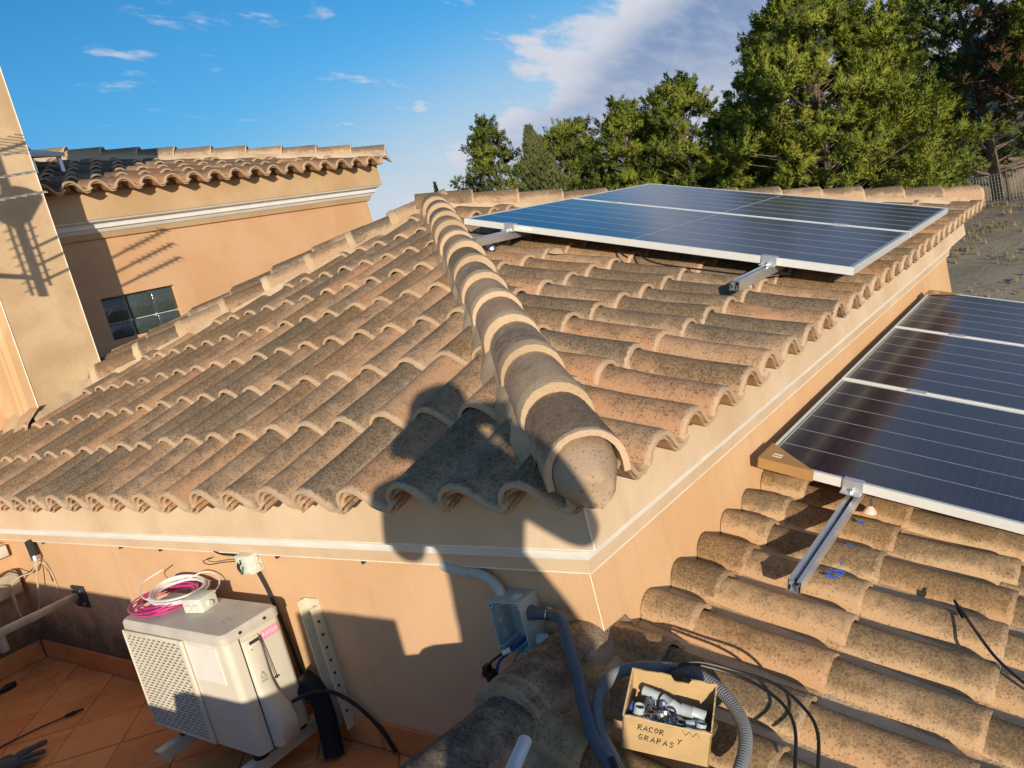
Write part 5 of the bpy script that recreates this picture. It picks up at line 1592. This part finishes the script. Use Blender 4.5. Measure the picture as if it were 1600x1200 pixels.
for i, row_ in enumerate(TREES):
    kind, x, y, zt_, rw, lb, mts, pf, per = row_[:9]
    make_tree(kind, x, y, zt_, ground_h(x, y) - .1, rw, lb, mts, 100 + i * 7, name='pine_tree' if kind == 'pine' else 'cypress_tree', puffs=pf, per=int(per * (3.3 if kind == 'pine' else 1.9)), base=row_[9] if len(row_) > 9 else .07, leaf=.135 if kind == 'pine' else .18)
# dry brush and pale rocks on the slope to the right
dr = make_tree('pine', 41.0, 2.6, 5.2, 1.6, 2.0, 'dry brown brush high on the slope at the right edge', ('dry_needles',), 333, name='dry_bush', cat='bush', grp=None, puffs=40, per=150, base=.05)
for i, (x, y, z, s) in enumerate(((58, 3.0, 7.2, 2.6), (62, 5.2, 8.2, 1.8))):
    rk_ = root('rock', (x, y, ground_h(x, y)), ('large pale rock face on the slope above the dry brush', 'smaller pale rock above the larger one on the slope')[i], 'rock')
    mb = MB(); bm_rows = []
    r = random.Random(i)
    zb = ground_h(x, y) - 1.5
    for k in range(9):
        t = k / 8
        bm_rows.append([(x + math.cos(a) * s * (1 - .6 * t) * r.uniform(.75, 1.15), y + math.sin(a) * s * (1 - .6 * t) * r.uniform(.75, 1.15), zb + (z - zb) * t) for a in [q * .5236 for q in range(12)]])
    mb.quadstrip(bm_rows, close=True, cap=True); build('stone', mb, 'white_rock', rk_, smooth=True, angle=70)

# ------------------------------------------------------------------ fence on the slope
fn = root('wire_fence', (43, 3, -3), 'pale wire mesh fence on the slope at the right edge under the trees', 'fence')
A_ = Vector((42.5, 5.2, ground_h(42.5, 5.2))); B_ = Vector((38.5, -1.5, ground_h(38.5, -1.5)))
d_ = B_ - A_
for k in range(5):
    P = A_ + d_ * (k / 4); mb = MB(); mb.tube([P, P + Vector((0, 0, 1.45))], .05, 8); build('post', mb, 'iron', fn, smooth=True)
mb = MB()
for k in range(52): P = A_ + d_ * (k / 51); mb.tube([P + Vector((0, 0, .08)), P + Vector((0, 0, 1.40))], .008, 4)
for k in range(10): z = .1 + k * .142; mb.tube([A_ + Vector((0, 0, z)), B_ + Vector((0, 0, z))], .008, 4)
o_ = build('wire_mesh', mb, 'fence_grey', fn); tag(o_, kind='stuff')

# ------------------------------------------------------------------ the photographer, standing behind the camera on the lower roof
def skin_body(name, pts, edges, radii, mat, parent, sub=2):
    me = bpy.data.meshes.new(name); me.from_pydata([tuple(p) for p in pts], edges, [])
    o = bpy.data.objects.new(name, me); COL.objects.link(o)
    md = o.modifiers.new('skin', 'SKIN'); o.modifiers.new('sub', 'SUBSURF').levels = sub; o.modifiers['sub'].render_levels = sub
    for i, v in enumerate(me.skin_vertices[0].data): v.radius = (radii[i] if isinstance(radii[i], tuple) else (radii[i], radii[i])); v.use_root = (i == 0)
    dg = bpy.context.evaluated_depsgraph_get(); dg.update()
    m2 = bpy.data.meshes.new_from_object(o.evaluated_get(dg)); m2.name = name
    bpy.data.objects.remove(o)
    for p in m2.polygons: p.use_smooth = True
    m2.materials.clear(); m2.materials.append(MATS[mat])
    return link_mesh(name, m2, None, parent)
FWD = Vector((.755, .656, 0)); RGT = Vector((.656, -.755, 0)); UPV = Vector((0, 0, 1))
PB0 = Vector((-1.93, -1.265, 0))
feet = low_deck_z(-1.25) + .08
def PP(f, r, z): return PB0 + FWD * f + RGT * r + UPV * z
pr_ = root('person', PP(0, 0, feet), 'person in dark work clothes standing on the lower roof, holding up a phone', 'person')
H0 = 1.02
pts = [PP(0, 0, .12), PP(0, 0, .30), PP(.01, 0, .50), PP(.0, 0, .66), PP(.01, 0, .745), PP(.03, -.03, .80), PP(.04, -.03, .90), PP(.035, -.03, .985),
       PP(.0, -.10, .04), PP(.02, -.11, -.34), PP(.0, -.12, feet + .09), PP(.15, -.13, feet + .035),
       PP(.0, .10, .04), PP(.02, .11, -.34), PP(.0, .12, feet + .09), PP(.15, .13, feet + .035),
       PP(.0, -.19, .645), PP(.08, -.25, .42), PP(.20, -.12, .60), PP(.235, -.01, .70),
       PP(.0, .15, .645), PP(.08, .31, .44), PP(.19, .24, .66), PP(.240, .165, .745)]
rad = [(.20, .13), (.165, .115), (.165, .12), (.15, .10), .125, .118, .120, .085,
       .088, .062, .048, .040, .088, .062, .048, .040,
       .098, .062, .044, .032, .082, .052, .044, .034]
eds = [(0, 1), (1, 2), (2, 3), (3, 4), (4, 5), (5, 6), (6, 7), (0, 8), (8, 9), (9, 10), (10, 11), (0, 12), (12, 13), (13, 14), (14, 15), (3, 16), (16, 17), (17, 18), (18, 19), (3, 20), (20, 21), (21, 22), (22, 23)]
skin_body('body', pts, eds, rad, 'cloth_dark', pr_)
mb = MB(); mb.prism([PP(-.07, .08, .44), PP(-.07, .125, .43), PP(-.07, .215, .24), PP(-.07, .262, .12), PP(-.07, .25, -.12), PP(-.07, .10, -.12)], FWD * .14); build('shadow_pouch', mb, 'cloth_dark', pr_, bevel=.03, seg=3)  # unseen pouch, added to widen the body's cast shadow on its right side
hp = [PP(.0, -.03, .90), PP(.01, -.025, .985), PP(-.01, -.045, .82), PP(-.02, -.06, .74)]
skin_body('shadow_hood', hp, [(0, 1), (1, 2), (2, 3)], [(.125, .12), .070, (.165, .12), (.185, .11)], 'cloth_dark', pr_)  # unseen hood, shaped so the head's cast shadow slopes into the shoulders
CAMP = Vector((-1.57235, -1.16983, .77567))
for sgn, palm in ((-1, Vector(pts[19])), (1, Vector(pts[23]))):
    mb = MB(); mb.tube([palm, palm + FWD * .02 + UPV * .02 - RGT * sgn * .015], [.030, .026], 10); h_ = build('hand', mb, 'skin', pr_, smooth=True, angle=180)
    for k in range(4):
        a = palm + UPV * (.035 - .02 * k); mb = MB(); mb.tube(spline([a, a + FWD * .045 + UPV * .008, a + FWD * .035 - RGT * sgn * .035 + UPV * .010], 4), .0075, 6); build('finger', mb, 'skin', h_, smooth=True)
    mb = MB(); mb.tube(spline([palm - UPV * .02, palm + UPV * .01 - FWD * .025 - RGT * sgn * .02, palm + UPV * .035 - FWD * .018 - RGT * sgn * .035], 4), .009, 6); build('thumb', mb, 'skin', h_, smooth=True)
phn = root('phone', CAMP - FW * .02, 'black phone held up in both hands by the person', 'phone')
Mp = Matrix((RT, -DN, -FW)).transposed()
mb = MB(); mb.box(CAMP - FW * .012 - RT * .045 - (-DN) * .005, (.155, .075, .009), Mp); build('case', mb, 'dark_rubber', phn, bevel=.003)

# dry grass and weeds on the slope past the house
gr_ = MB(); rg = random.Random(91)
for k in range(5200):
    x = rg.uniform(21, 48); y = rg.uniform(-3, 9)
    if math.sin(x * 1.3 + 2 * math.sin(y)) + math.sin(y * 1.7 + x * .4) < rg.uniform(-.6, 1.2): continue
    z = ground_h(x, y); h = rg.uniform(.04, .22); a = rg.uniform(0, 6.28); w = rg.uniform(.02, .07)
    gr_.poly([(x - math.cos(a) * w, y - math.sin(a) * w, z - .02), (x + math.cos(a) * w, y + math.sin(a) * w, z - .02), (x + rg.uniform(-.06, .06), y + rg.uniform(-.06, .06), z + h)])
tag(build('dry_grass', gr_, 'dry_grass', fixn=False), 'dry grass and weeds scattered over the dirt slope', 'grass', kind='stuff')
